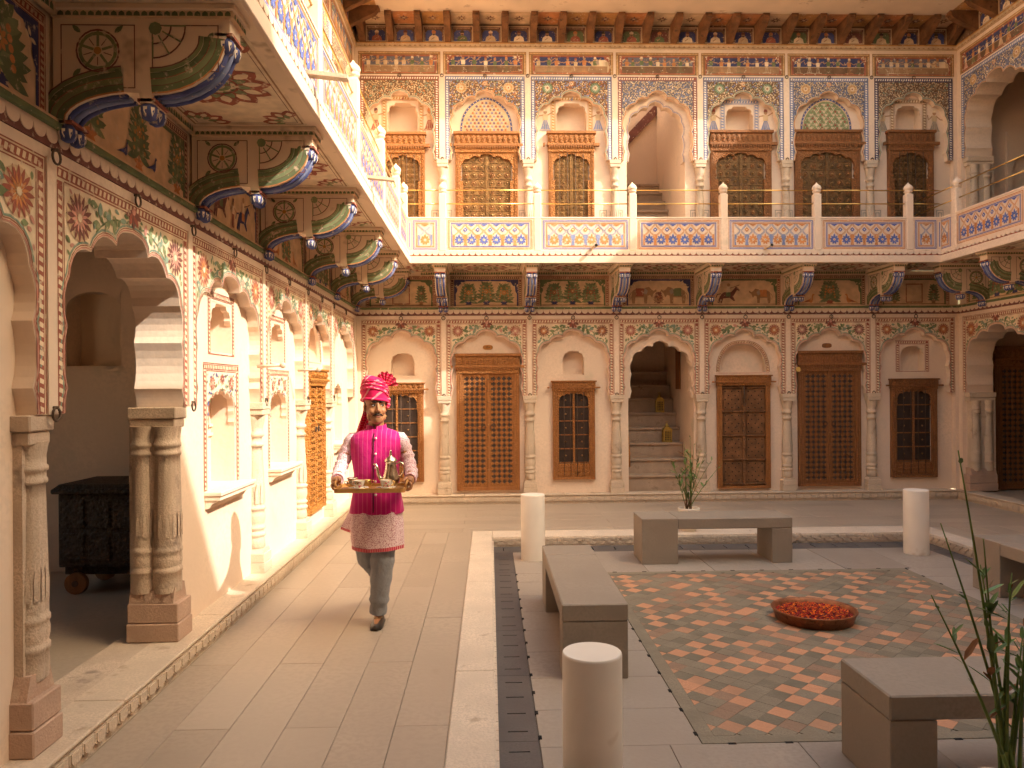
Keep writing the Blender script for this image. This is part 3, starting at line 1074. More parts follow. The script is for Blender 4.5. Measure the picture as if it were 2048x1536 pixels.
def column(W, u, y, z0, z1, r, m='stone_pale', seg=18, base=True, name='column'):
    """engaged column: square plinth, lotus bulb, fluted shaft, leafy capital"""
    key = (round(z1 - z0, 3), r, m, seg, base)
    if key not in COLM:
        b = MB()
        H = z1 - z0
        zb = 0
        if base:
            zb = .20
            b.box(-r * 1.45, r * 1.45, -r * 1.45, r * 1.45, 0, .085, m, bev=.004)
            b.box(-r * 1.4, r * 1.4, -r * 1.4, r * 1.4, .088, .165, m, bev=.004)
            b.prism([(-r * 1.38, .165), (r * 1.38, .165), (r * 1.02, .20), (-r * 1.02, .20)], -r * 1.25, r * 1.25, m)
        zc = H - .11 if base else H
        b.lathe([(p[0] * r, zb + p[1] * (zc - zb), (p[2] if len(p) > 2 else 0) * r) for p in (COLP if base else COLQ)], 0, 0, m, seg, nfl=seg // 2)
        # pointed leaves round the foot of the shaft
        for k in range(7):
            t = math.pi + math.pi * (k - .0) / 6
            rr = r * 1.07
            zz = zb + .335 * (zc - zb)
            hh = .16 * (zc - zb)
            w = r * .20
            tx, ty = -math.sin(t), math.cos(t)
            o = (rr * math.cos(t), rr * math.sin(t))
            b.face([(o[0] - tx * w, o[1] - ty * w, zz), (o[0] + tx * w, o[1] + ty * w, zz), (o[0] * 1.01 + tx * w, o[1] * 1.01 + ty * w, zz + hh * .55), (o[0] * .97, o[1] * .97, zz + hh), (o[0] * 1.01 - tx * w, o[1] * 1.01 - ty * w, zz + hh * .55)], m)
        if base:
            b.box(-r * 1.32, r * 1.32, -r * 1.32, r * 1.32, zc, zc + .05, m, bev=.005)
            b.box(-r * 1.45, r * 1.45, -r * 1.4, r * 1.45, zc + .05, H, m, bev=.004)
        COLM[key] = b.mesh('column')
    return link(name, COLM[key], W, (u, y, z0))


def pier(W, u, y0, y1, z0, z1, hw=.10, m='stone', front=True, sides=(-1, 1)):
    """free pier of an open arch: block core, twin colonettes on the jamb faces, one in front"""
    b = MB()
    b.box(u - hw, u + hw, y0 + .04, y1, z0 + .24, z1 - .13, m)
    b.box(u - hw - .04, u + hw + .04, y0 - .025, y1 + .01, z0, z0 + .115, 'stone_red', bev=.006)
    b.box(u - hw - .035, u + hw + .035, y0 - .02, y1 + .005, z0 + .119, z0 + .24, 'stone_red', bev=.006)
    b.prism([(u - hw - .03, z0 + .24), (u + hw + .03, z0 + .24), (u + hw, z0 + .34), (u - hw, z0 + .34)], y0 + .01, y1 - .004, 'stone_red')
    b.box(u - hw - .006, u + hw + .006, y0 + .005, y1 - .002, z1 - .13, z1 - .075, m, bev=.006)
    b.box(u - hw - .018, u + hw + .018, y0 - .006, y1 + .002, z1 - .072, z1, m, bev=.006)
    # carved lotus leaves round the foot
    for sx in sides:
        for k in range(4):
            yy = lerp(y0 + .06, y1 - .06, k / 3)
            xx = u + sx * (hw + .031)
            b.face([(xx, yy - .045, z0 + .245), (xx, yy + .045, z0 + .245), (xx - sx * .008, yy + .038, z0 + .30), (xx - sx * .022, yy, z0 + .345), (xx - sx * .008, yy - .038, z0 + .30)][::sx], 'stone_red')
    o = b.build('pier', W)
    for sx in sides:
        for q in (.27, .75):
            yy = lerp(y0, y1, q)
            c = column(o, u + sx * (hw - .036), yy, z0 + .30, z1 - .12, .074, m, 24, False, 'colonette')
            c.rotation_euler = (0, 0, R(90) * (1 if sx > 0 else -1))
    if front:
        column(o, u, y0 + .062, z0 + .30, z1 - .12, .062, m, 24, False, 'colonette')
    return o


def part_at(W, name, u, y, z):
    """an Empty for a compound part, and the shift that brings wing space to its own space"""
    e = empty(name, (u, y, z), 0, W)
    return e, (lambda px, py, pz: (px - u, py - y, pz - z))


def door_frame(D, T, u0, u1, z0, z1, y, fw, lint, m1, m2, ears=True):
    b = MB(T)
    yo = y - .055
    b.box(u0, u0 + fw, yo, y, z0, z1 - lint, m1)
    b.box(u1 - fw, u1, yo, y, z0, z1 - lint, m1)
    b.box(u0 + fw, u1 - fw, yo + .004, y, z0, z0 + fw * .55, m1)
    for q in (.28, .62):
        b.box(u0 + fw * q, u0 + fw * q + .010, yo - .007, yo, z0, z1 - lint, m2)
        b.box(u1 - fw * q - .010, u1 - fw * q, yo - .007, yo, z0, z1 - lint, m2)
    b.build('frame', D)
    b = MB(T)
    h = lint
    zb = z1 - h
    b.box(u0 - .006, u1 + .006, yo - .012, y, zb, zb + h * .30, m2, bev=.004)
    b.box(u0 - .022, u1 + .022, yo - .034, y, zb + h * .30, zb + h * .42, m1, bev=.004)
    b.box(u0 - .008, u1 + .008, yo - .022, y, zb + h * .42, zb + h * .86, m2)
    b.box(u0 - .026, u1 + .026, yo - .045, y, zb + h * .86, z1, m1, bev=.006)
    n = int((u1 - u0) / .036)
    for i in range(n):
        c = lerp(u0, u1, (i + .5) / n)
        b.prism([(c - .014, zb + h * .30), (c + .014, zb + h * .30), (c, zb + h * .16)], yo - .030, yo - .010, m1)
    n = int((u1 - u0) / .075)
    for i in range(n):
        c = lerp(u0, u1, (i + .5) / n)
        zz = zb + h * .64
        b.prism([(c + .028 * math.cos(t) * 1.05, zz + h * .19 * math.sin(t)) for t in [k * math.pi / 4 for k in range(8)]], yo - .032, yo - .022, m1)
        b.prism([(c + .012 * math.cos(t), zz + h * .09 * math.sin(t)) for t in [k * math.pi / 3 for k in range(6)]], yo - .042, yo - .032, m2)
    if ears:
        for sx, ue in ((-1, u0), (1, u1)):
            b.box(ue + sx * .02 - .03, ue + sx * .07 + .01 * sx, yo - .04, yo + .02, zb + h * .26, zb + h * .42, m1, bev=.006)
    b.build('lintel', D)


def door_lattice(W, u0, u1, z0, z1, y, m1='wood', m2='wood_carved', m3='wood', lint=.30):
    D, T = part_at(W, 'door', (u0 + u1) / 2, y, z0)
    fw = .088
    door_frame(D, T, u0, u1, z0, z1, y, fw, lint, m1, m2)
    zi0, zi1 = z0 + fw * .55, z1 - lint
    mid = (u0 + u1) / 2
    for a, c in ((u0 + fw, mid - .018), (mid + .018, u1 - fw)):
        b = MB(T)
        yl = y - .016
        b.box(a, c, yl, y - .001, zi0, zi1, 'leaf_panel')
        for e0, e1 in ((a, a + .03), (c - .03, c)):
            b.box(e0, e1, yl - .016, yl, zi0, zi1, m3)
        b.box(a + .03, c - .03, yl - .016, yl, zi0, zi0 + .045, m3)
        b.box(a + .03, c - .03, yl - .016, yl, zi1 - .04, zi1, m3)
        leaf = b.build('leaf', D)
        g = MB(T)
        nx = 4
        sx = (c - a - .06) / nx
        nz = max(1, round((zi1 - zi0 - .085) / sx))
        sz = (zi1 - zi0 - .085) / nz
        for i in range(nx + 1):
            uu = a + .03 + i * sx
            if 0 < i < nx:
                g.box(uu - .010, uu + .010, yl - .010, yl, zi0 + .045, zi1 - .04, m3)
        for j in range(nz + 1):
            zz = zi0 + .045 + j * sz
            g.box(a + .03, c - .03, yl - .012, yl, zz - .009, zz + .009, m3)
            for i in range(nx + 1):
                uu = a + .03 + i * sx
                rr = sx * .47
                pts = []
                for k in range(16):
                    t = 2 * math.pi * k / 16
                    q = rr * (.70 - .30 * math.cos(4 * t))
                    pts.append((min(max(uu + q * math.cos(t), a + .005), c - .005), zz + q * math.sin(t)))
                g.prism(pts, yl - .019, yl - .004, m2)
                if 0 < i < nx:
                    g.prism([(uu + .012 * math.cos(t), zz + .012 * math.sin(t)) for t in [k * math.pi / 3 for k in range(6)]], yl - .030, yl - .019, m2)
        g.build('lattice', leaf)
    b = MB(T)
    b.box(mid - .018, mid + .018, y - .048, y - .001, zi0, zi1, m1, bev=.004)
    k = int((zi1 - zi0) / .16)
    for i in range(k):
        b.ball((mid, y - .050, lerp(zi0, zi1, (i + .5) / k)), .012, 'brass_old', 8, 5)
    b.build('centre_post', D)
    b = MB(T)
    b.torus((mid - .07, y - .05, z0 + .95), .03, .006, 'iron')
    b.torus((mid + .06, y - .05, z0 + .95), .03, .006, 'iron')
    b.build('ring_handle', D)
    return D


def door_panelled(W, u0, u1, z0, z1, y, m1='wood_old', m2='wood_carved'):
    """old door of pierced panels with heavy rails"""
    D, T = part_at(W, 'door', (u0 + u1) / 2, y, z0)
    fw, lint = .07, .16
    door_frame(D, T, u0, u1, z0, z1, y, fw, lint, 'wood', m2)
    zi0, zi1 = z0 + fw * .55, z1 - lint
    mid = (u0 + u1) / 2
    for a, c in ((u0 + fw, mid - .02), (mid + .02, u1 - fw)):
        b = MB(T)
        yl = y - .014
        b.box(a, c, yl, y - .001, zi0, zi1, m1)
        leaf = b.build('leaf', D)
        g = MB(T)
        n = 4
        for j in range(n + 1):
            zz = lerp(zi0 + .03, zi1 - .03, j / n)
            g.tube([(a, yl - .008, zz), (c, yl - .008, zz)], .020, m1, 8)
            for q in (.06, .5, .94):
                g.ball((lerp(a, c, q), yl - .022, zz), .018, m1, 8, 5)
        for j in range(n):
            za, zb = lerp(zi0 + .03, zi1 - .03, j / n) + .03, lerp(zi0 + .03, zi1 - .03, (j + 1) / n) - .03
            g.box(a + .03, c - .03, yl - .009, yl, za, zb, 'wood_old')
            for p in range(5):
                for q in range(5):
                    if (p + q) % 2: continue
                    uu, zz = lerp(a + .055, c - .055, p / 4), lerp(za + .03, zb - .03, q / 4)
                    g.prism([(uu - .011, zz), (uu, zz - .013), (uu + .011, zz), (uu, zz + .013)], yl - .0105, yl - .004, 'black')
        g.build('pierced_panels', leaf)
    b = MB(T)
    b.box(mid - .02, mid + .02, y - .042, y - .001, zi0, zi1, m1, bev=.004)
    for i in range(9):
        b.ball((mid, y - .044, lerp(zi0 + .03, zi1 - .03, i / 8)), .017, m1, 8, 5)
    b.build('centre_post', D)
    b = MB(T)
    b.tube([(mid, y - .052, zi1 - .02), (mid + .004, y - .056, zi1 - .14), (mid - .002, y - .054, zi1 - .26)], .011, 'iron', 6)
    b.torus((mid, y - .056, zi1 - .28), .02, .006, 'iron')
    b.build('chain_latch', D)
    return D


def cusp_frame(b, u0, u1, z0, z1, y, th, m, drop=.30):
    cx = (u0 + u1) / 2
    a = (u1 - u0) / 2 - .018
    zs = z1 - drop
    A = arch_pts(cx, a / 1.05, zs, z1 - .025, 4)
    b.prism([(u0, zs), (u0, z1), (u1, z1), (u1, zs)] + A[::-1], y - th, y, m)
    b.box(u0, u0 + .018, y - th, y, z0, zs, m)
    b.box(u1 - .018, u1, y - th, y, z0, zs, m)


def window_barred(W, u0, u1, z0, z1, y, m1='wood', m2='wood_carved', ears=True, lint=.16):
    D, T = part_at(W, 'window', (u0 + u1) / 2, y, z0)
    fw = .072
    door_frame(D, T, u0, u1, z0, z1, y, fw, lint, m1, m2, ears)
    zi0, zi1 = z0 + fw * .55, z1 - lint
    a, c = u0 + fw, u1 - fw
    mid = (a + c) / 2
    b = MB(T)
    b.box(a, c, y - .030, y - .004, zi0, zi0 + .20, m2, bev=.004)
    for k in range(3):
        b.box(a + .01, c - .01, y - .038, y - .030, zi0 + .03 + k * .055, zi0 + .05 + k * .055, m1)
    b.build('apron_panel', D)
    b = MB(T)
    cusp_frame(b, a, c, zi0 + .20, zi1, y - .026, .016, m2, .26)
    b.build('cusped_frame', D)
    zp0 = zi0 + .20
    n = 5
    for e0, e1 in ((a + .018, mid - .016), (mid + .016, c - .018)):
        s = MB(T)
        s.box(e0, e1, y - .006, y - .001, zp0, zi1, 'pane_dark')
        sh = s.build('shutter', D)
        g = MB(T)
        for j in range(n + 1):
            zz = lerp(zp0 + .015, zi1 - .03, j / n)
            g.box(e0, e1, y - .018, y - .006, zz - .009, zz + .009, 'wood_dark')
            for q in (.1, .9):
                g.ball((lerp(e0, e1, q), y - .020, zz), .010, 'brass_old', 7, 4)
        g.build('rails', sh)
        g = MB(T)
        for j in range(n):
            zz = lerp(zp0 + .015, zi1 - .03, (j + .5) / n)
            g.ball(((e0 + e1) / 2, y - .010, zz), .014, 'brass_old', 8, 5)
        g.build('studs', sh)
    b = MB(T)
    b.box(mid - .016, mid + .016, y - .030, y - .001, zp0, zi1, m2, bev=.003)
    for j in range(10):
        b.ball((mid, y - .031, lerp(zp0, zi1, (j + .5) / 10)), .009, 'brass_old', 7, 4)
    b.build('centre_post', D)
    for q in (.2, .4, .6, .8):
        b = MB(T)
        uu = lerp(a, c, q)
        b.tube([(uu, y - .052, zi0 + .02), (uu, y - .052, zi1 - .01)], .0045, 'iron', 6)
        b.build('iron_bar', D)
    return D


def door_brass(W, u0, u1, z0, z1, y, dark=False, bars=False, lint=.31):
    """upper floor door: carved surround with cusped head, leaves sheathed in embossed brass"""
    mc, mw = ('wood_darkcarved', 'wood_dark') if dark else ('wood_carved', 'wood')
    br = 'brass_dark' if dark else 'brass_old'
    D, T = part_at(W, 'door', (u0 + u1) / 2, y, z0)
    fw = .10 if u1 - u0 > .8 else .085
    door_frame(D, T, u0, u1, z0, z1, y, fw * .55, lint, mw, mc)
    zi0, zi1 = z0, z1 - lint
    a, c = u0 + fw * .55, u1 - fw * .55
    b = MB(T)
    cusp_frame(b, a, c, zi0, zi1, y - .012, .038, mc, .42)
    b.box(a, a + fw * .6, y - .047, y - .012, zi0, zi1 - .42, mc)
    b.box(c - fw * .6, c, y - .047, y - .012, zi0, zi1 - .42, mc)
    b.build('carved_surround', D)
    mid = (a + c) / 2
    a2, c2 = a + fw * .5, c - fw * .5
    for e0, e1 in ((a2, mid - .022), (mid + .022, c2)):
        s = MB(T)
        s.box(e0, e1, y - .012, y - .002, zi0, zi1, br)
        leaf = s.build('leaf', D)
        g = MB(T)
        st = (e1 - e0) / 3
        n = int((zi1 - zi0) / (st * 1.05))
        for j in range(n):
            zz = zi1 - .09 - j * st * 1.05
            for i in range(3):
                uu = e0 + (i + .5) * st
                g.prism([(uu + st * .40 * math.cos(t), zz + st * .40 * math.sin(t)) for t in [k * math.pi / 4 + math.pi / 8 for k in range(8)]], y - .0165, y - .012, br if (i + j) % 2 else 'wood_dark')
                g.ball((uu, y - .017, zz), st * .17, 'brass_old', 8, 5, (1, .7, 1))
                g.torus((uu, y - .0165, zz), st * .31, .005, br, seg=10, ts=4)
            g.box(e0, e1, y - .019, y - .012, zz + st * .50, zz + st * .56, br)
            for i in range(4):
                g.ball((lerp(e0, e1, (i + .5) / 4), y - .020, zz + st * .53), .008, 'brass_old', 6, 4)
        g.build('bosses', leaf)
    b = MB(T)
    b.box(mid - .022, mid + .022, y - .030, y - .002, zi0, zi1, br, bev=.004)
    for i in range(22):
        b.ball((mid + (-.01 if i % 2 else .01), y - .031, lerp(zi0, zi1, (i + .5) / 22)), .008, 'brass_old', 6, 4)
    b.build('centre_post', D)
    if bars:
        for q in (.2, .4, .6, .8):
            b = MB(T)
            uu = lerp(a, c, q)
            b.tube([(uu, y - .062, zi0), (uu, y - .062, zi1 - .02)], .0045, 'iron', 6)
            b.build('iron_bar', D)
    return D


def bracket_profile(p):
    """side outline (distance from wall, z below the soffit)"""
    d = p - .045
    top = [(0, 0), (d, 0), (d, -.115), (d - .015, -.125)]
    mid = d * .52
    belly = [(d - .02, -.15)]
    for k in range(1, 9):                       # convex belly, outer to middle
        t = k / 8 * math.pi / 2
        belly.append((lerp(d - .02, mid + .03, math.sin(t) ** 1.0 * .0 + (1 - math.cos(t))), lerp(-.15, -.40, math.sin(t))))
    bud = [(mid + .03, -.44), (mid - .025, -.44), (mid - .03, -.395)]
    arc = []
    for k in range(1, 9):                       # hollow, middle to wall
        t = k / 8 * math.pi / 2
        arc.append((lerp(mid - .03, .05, math.sin(t)), lerp(-.39, -.52, 1 - math.cos(t))))
    return top + belly + bud + arc + [(.045, -.535), (0, -.535)], belly, arc, mid, d


def bracket(W, u, p, zt, seed=0, ring=False):
    """painted scroll bracket under the balcony"""
    prof, belly, arc, mid, d = bracket_profile(p)
    hw = .075
    e, T0 = part_at(W, 'bracket', u, 0, zt)
    b = MB()
    b.prism([(-q[0], q[1]) for q in prof], -hw, hw, 'plaster_warm', ax='x')
    # abacus with leaf moulding under the soffit
    b.box(-hw - .035, hw + .035, -d - .035, 0, -.028, -.001, 'plaster_warm', bev=.004)
    b.box(-hw - .020, hw + .020, -d - .020, 0, -.055, -.028, 'p_tan')
    body = b.build('console', e)
    # blue ribs under the belly and the hollow
    for nm, crv, m in (('rib', belly, 'p_blue'), ('rib', arc, 'p_blue')):
        for off in (-.045, 0, .045):
            g = MB()
            pts = [(off, -q[0] - .002, q[1] - .004) for q in crv]
            g.tube(pts, .0135 if off else .016, m if off else 'p_lblue', 7)
            g.build(nm, e)
    for (dd, zz, rr) in ((d - .03, -.155, .042), (mid, -.455, .042), (.045, -.555, .038)):
        g = MB()
        for off in (-.040, .040):
            g.lathe([(.012, -.055), (rr * .75, -.045), (rr, -.020), (rr * .92, .005), (rr * .6, .022)], off, -dd, 'p_blue', 12, smooth=True)
            for k in range(8):
                t = 2 * math.pi * k / 8
                g.face([(off + rr * 1.02 * math.cos(t - .22), -dd + rr * 1.02 * math.sin(t - .22), zz * 0 - .002), (off + rr * 1.02 * math.cos(t + .22), -dd + rr * 1.02 * math.sin(t + .22), -.002),
                        (off + rr * 1.03 * math.cos(t + .18), -dd + rr * 1.03 * math.sin(t + .18), -.022), (off + rr * .80 * math.cos(t), -dd + rr * .80 * math.sin(t), -.045), (off + rr * 1.03 * math.cos(t - .18), -dd + rr * 1.03 * math.sin(t - .18), -.022)], 'p_white')
        g.box(-.075, .075, -dd - rr, -dd + rr * .9, .022, .036, 'p_red')
        o = g.build('lotus_bud', e, (0, 0, zz))
    # leaf moulding
    L = MB()
    n = int((d + .02) / .034)
    for s in (-1, 1):
        for i in range(n):
            yy = -d - .012 + i * .034
            xx = s * (hw + .0215)
            L.face([(xx, yy, -.052), (xx, yy + .028, -.052), (xx, yy + .026, -.038), (xx, yy + .014, -.030), (xx, yy + .002, -.038)], 'p_dgreen')
    for i in range(5):
        xx = -.075 + i * .034
        L.face([(xx, -d - .0215, -.052), (xx + .028, -d - .0215, -.052), (xx + .026, -d - .0215, -.038), (xx + .014, -d - .0215, -.030), (xx + .002, -d - .0215, -.038)], 'p_dgreen')
    L.build('leaf_moulding', body)
    # painted sides
    for s in (-1, 1):
        P = Paint((lambda s: (lambda q, v, h: (s * (hw + h), -q, v)))(s))
        P.frame_(.035, mid - .045, -.50 * 0 - .375, -.085, .005, 'dark', 1)
        P.frame_(mid + .03, d - .05, -.30, -.085, .005, 'dark', 1)
        wc = ((.035 + mid - .045) / 2, -.205)
        wr = min(.095, (mid - .08) / 2 * .9)
        P.ring(wc[0], wc[1], wr, .008, 'dark', 3)
        P.ring(wc[0], wc[1], wr * .84, .016, 'green', 2)
        for k in range(5):
            t = 2 * math.pi * k / 5 + .3
            P.ribbon([(wc[0] + .02 * math.cos(t), wc[1] + .02 * math.sin(t)), (wc[0] + wr * math.cos(t), wc[1] + wr * math.sin(t))], .012, 'green', 2)
            P.ribbon([(wc[0] + .3 * wr * math.cos(t + .63), wc[1] + .3 * wr * math.sin(t + .63)), (wc[0] + .7 * wr * math.cos(t + .63), wc[1] + .7 * wr * math.sin(t + .63))], .004, 'dark', 3)
        P.disc(wc[0], wc[1], .018, 'ochre', 4, 8)
        for qx, qv, an in ((-1, 1, 2.4), (1, 1, .7), (-1, -1, 3.9), (1, -1, 5.5)):
            P.leaf(wc[0] + qx * wr * .80, wc[1] + qv * wr * .86, .05, .022, an, 'dgreen', 3)
        # half rosette of the outer field
        oc = (mid + .035, -.09)
        orr = min(.15, d - mid - .10)
        for rr in (.98, .55):
            P.ribbon([(oc[0] + orr * rr * math.cos(t), oc[1] - orr * rr * math.sin(t) * 1.0) for t in [k * math.pi / 2 / 8 for k in range(9)]], .007, 'dark', 2)
        for k in range(4):
            t = math.pi / 2 * k / 3
            P.ribbon([(oc[0] + .05 * math.cos(t), oc[1] - .05 * math.sin(t)), (oc[0] + orr * math.cos(t), oc[1] - orr * math.sin(t))], .007, 'green', 2)
        P.disc(oc[0] + .012, oc[1] - .012, .03, 'green', 3, 8)
        P.leaf(d - .075, -.12, .05, .024, 4.2, 'dgreen', 3)
        # green bands following the scroll
        for o_, w, c in ((.020, .030, 'dgreen'), (.052, .028, 'green'), (.083, .026, 'dgreen'), (.107, .018, 'green'), (.036, .005, 'dark'), (.068, .004, 'red'), (.118, .006, 'dark'), (.0035, .008, 'orange')):
            for crv in (belly, arc):
                sh = offset_curve([(q[0], q[1]) for q in crv], -o_ if True else o_)
                P.ribbon(sh, w, c, 2)
        P.build('painted_side', body)
    return e
# ------------------------------------------------------------------ the three painted wings
RD = .09                        # depth of the blind recesses
ZC0, ZC1 = 2.80, 2.90           # scalloped string above the lower arches
ZSO = 3.455                     # balcony soffit
ZBF = 3.62                      # balcony floor
ZPT = 4.09                      # parapet top
ZUS, ZUA, ZUP = 5.13, 6.165, 6.385
ZE = 7.15                       # eave ceiling


def scallops(W, u0, u1, y, zt, h, step, name='scalloped_cornice', mb_='p_dark', ml='plaster', th=.018, pointed=False):
    b = MB()
    b.box(u0, u1, y - .004, y + .03, zt - h * 1.15, zt, mb_)
    n = max(1, round((u1 - u0) / step))
    st = (u1 - u0) / n
    for i in range(n):
        c = u0 + (i + .5) * st
        w = st * .492
        if pointed:
            pts = [(c - w, zt), (c - w * .9, zt - h * .5), (c - w * .35, zt - h * .78), (c, zt - h), (c + w * .35, zt - h * .78), (c + w * .9, zt - h * .5), (c + w, zt)]
        else:
            pts = [(c - w, zt)] + [(c - w * math.cos(t), zt - h * .22 - h * .66 * math.sin(t) ** .8) for t in [math.pi * k / 8 for k in range(9)]] + [(c + w, zt)]
        b.prism(pts, y - th, y + .01, ml)
    return b.build(name, W)


def plinth(W, u0, u1, y1=.16, y0=-.10):
    b = MB()
    b.box(u0, u1, y0 + .016, y1, -.1, Z0 - .022, 'stone_pale')
    o = b.build('plinth', W)
    L = u1 - u0
    n = max(1, round(L / 1.5))
    for i in range(n):
        c = MB()
        c.box(u0 + L * i / n + .001, u0 + L * (i + 1) / n - .001, y0 - .004, y1, Z0 - .022, Z0, 'stone_pale', bev=.007)
        c.build('ledge_slab', o)
    k = max(1, round(L / .112))
    st = L / k
    key = ('ps', round(st, 4))
    if key not in SLAB:
        c = MB()
        w = st * .48
        pts = [(-w, .082), (-w, .03)] + [(-w * .95 * math.cos(t), .034 - .026 * math.sin(t)) for t in [math.pi * q / 6 for q in range(1, 6)]] + [(w, .03), (w, .082)]
        c.prism(pts, -.014, .012, 'stone_pale')
        c.prism([(p[0] * .78, .045 + (p[1] - .045) * .74) for p in pts], -.020, -.014, 'stone_pale')
        SLAB[key] = c.mesh('plinth_stone')
    for i in range(k):
        link('plinth_stone', SLAB[key], o, (u0 + (i + .5) * st, y0 + .016, .012))
    return o


def iron_ring(W, u, y, z, r=.026):
    b = MB()
    b.torus((0, -.012, -r), r, .0055, 'iron')
    b.tube([(0, .01, 0), (0, -.02, 0)], .008, 'iron', 6)
    b.build('iron_ring', W, (u, y, z))


def low_bay(W, u0, u1, kind, seed, t=RD, pil=True, paint=True):
    cx, bw = (u0 + u1) / 2, u1 - u0
    hp = .035
    a = bw / 2 - hp - .105
    pan, A, poly = arch_panel(W, cx, u0 + hp, u1 - hp, ZS, ZA, ZP, a, 0, t)
    if paint:
        paint_low(pan, A, u0 + hp, u1 - hp, ZS, ZP, cx, a, seed)
    return cx, a, pan


def pilaster(W, u, t, z0=ZS, z1=ZP, hw=.035, strip=None):
    b = MB()
    b.box(u - hw, u + hw, -.010, t, z0, z1, 'plaster')
    return b.build('pilaster', W)


def parapet(W, spans, p, first_blue=True, y=None, rnd_seed=3):
    """parapet panels between posts, each painted with a lattice of vases and flowers"""
    y = -p if y is None else y
    for i, (u0, u1, cut) in enumerate(spans):
        b = MB()
        b.box(u0, u1, y, y + .09, ZBF - .012, ZPT - .025, 'plaster')
        b.box(u0, u1, y - .008, y + .098, ZPT - .025, ZPT, 'plaster', bev=.005)
        o = b.build('parapet_panel', W)
        blue = (i % 2 == 0) == first_blue
        C1, C2 = ('mblue', 'orange') if blue else ('orange', 'mblue')
        P = Paint(FR(y))
        hp = .075
        a0, a1, z0, z1 = u0 + hp, u1 - hp, ZBF + .02, ZPT - .045
        for sx, ue in ((1, u0), (-1, u1)):
            P.frame_(min(ue, ue + sx * (hp - .012)), max(ue, ue + sx * (hp - .012)), z0 + .005, z1 - .005, .0035, 'orange', 1)
            P.rect(min(ue + sx * .022, ue + sx * .034), max(ue + sx * .022, ue + sx * .034), z0 + .03, z1 - .03, C1 if blue else 'mblue', 1)
        P.frame_(a0, a1, z0, z1, .010, C1, 1)
        P.frame_(a0 + .018, a1 - .018, z0 + .018, z1 - .018, .006, C1, 1)
        P.frame_(a0 + .040, a1 - .040, z0 + .034, z1 - .034, .010, C2, 1)
        P.frame_(a0 + .056, a1 - .056, z0 + .048, z1 - .048, .0045, C2, 1)
        f0, f1, g0, g1 = a0 + .068, a1 - .068, z0 + .056, z1 - .056
        n = max(1, round((f1 - f0) / .165))
        st = (f1 - f0) / n
        H = g1 - g0
        V, F = ('lblue', 'orange') if blue else ('orange', 'mblue')
        for k in range(n):
            c = f0 + (k + .5) * st
            for sx in (-1, 1):        # vases between the flowers (halves meet)
                e = c + sx * st / 2
                P.poly([(e, g0), (e - sx * st * .15, g0), (e - sx * st * .09, g0 + H * .18), (e - sx * st * .20, g0 + H * .42), (e - sx * st * .10, g0 + H * .52), (e, g0 + H * .52)], V, 2)
                P.ribbon([(e - sx * st * .12, g0 + H * .48), (e - sx * st * .40, g0 + H * .62), (e - sx * st * .44, g0 + H * .72), (e - sx * st * .14, g0 + H * .90), (e - sx * st * .04, g1)], st * .12, V, 2)
                P.ribbon([(e - sx * st * .12, g0 + H * .48), (e - sx * st * .40, g0 + H * .62), (e - sx * st * .44, g0 + H * .72), (e - sx * st * .14, g0 + H * .90), (e - sx * st * .04, g1)], st * .03, 'cream', 3)
            for q in range(9):
                t = math.pi / 2 + 2 * math.pi * q / 9
                P.leaf(c, g0 + H * .26, H * (.24 if q else .30), st * .19, t, F, 3)
            P.disc(c, g0 + H * .26, st * .10, 'cream', 4, 8)
            P.disc(c, g0 + H * .26, st * .05, V, 5, 6)
            if k < n - 1:
                e = c + st / 2
                for q in range(4):
                    P.leaf(e, g0 + H * .74, H * .11, st * .2, math.pi / 2 * q, F, 3)
                P.disc(e, g0 + H * .74, st * .06, 'cream', 4, 6)
            P.poly([(c - st * .3, g1), (c + st * .3, g1), (c, g1 - H * .10)], F, 3)
        P.build('painted_lattice', o)


POSTM = None


def post(W, u, y):
    global POSTM
    if not POSTM:
        b = MB()
        b.box(-.052, .052, -.052, .052, 0, ZPT + .33 - ZBF, 'plaster', bev=.010)
        h = ZPT + .33 - ZBF
        b.lathe([(.046, h), (.040, h + .015), (.056, h + .025), (.060, h + .04), (.052, h + .052), (.062, h + .062), (.066, h + .085), (.052, h + .115), (.030, h + .135), (.012, h + .150), (.008, h + .165)], 0, 0, 'plaster', 12)
        POSTM = b.mesh('balcony_post')
    return link('balcony_post', POSTM, W, (u, y, ZBF))


def rails(W, u0, u1, y):
    for z in (4.285, 4.475):
        b = MB()
        b.tube([(u0, y, z), (u1, y, z)], .0085, 'brass', 7)
        b.build('brass_rail', W)


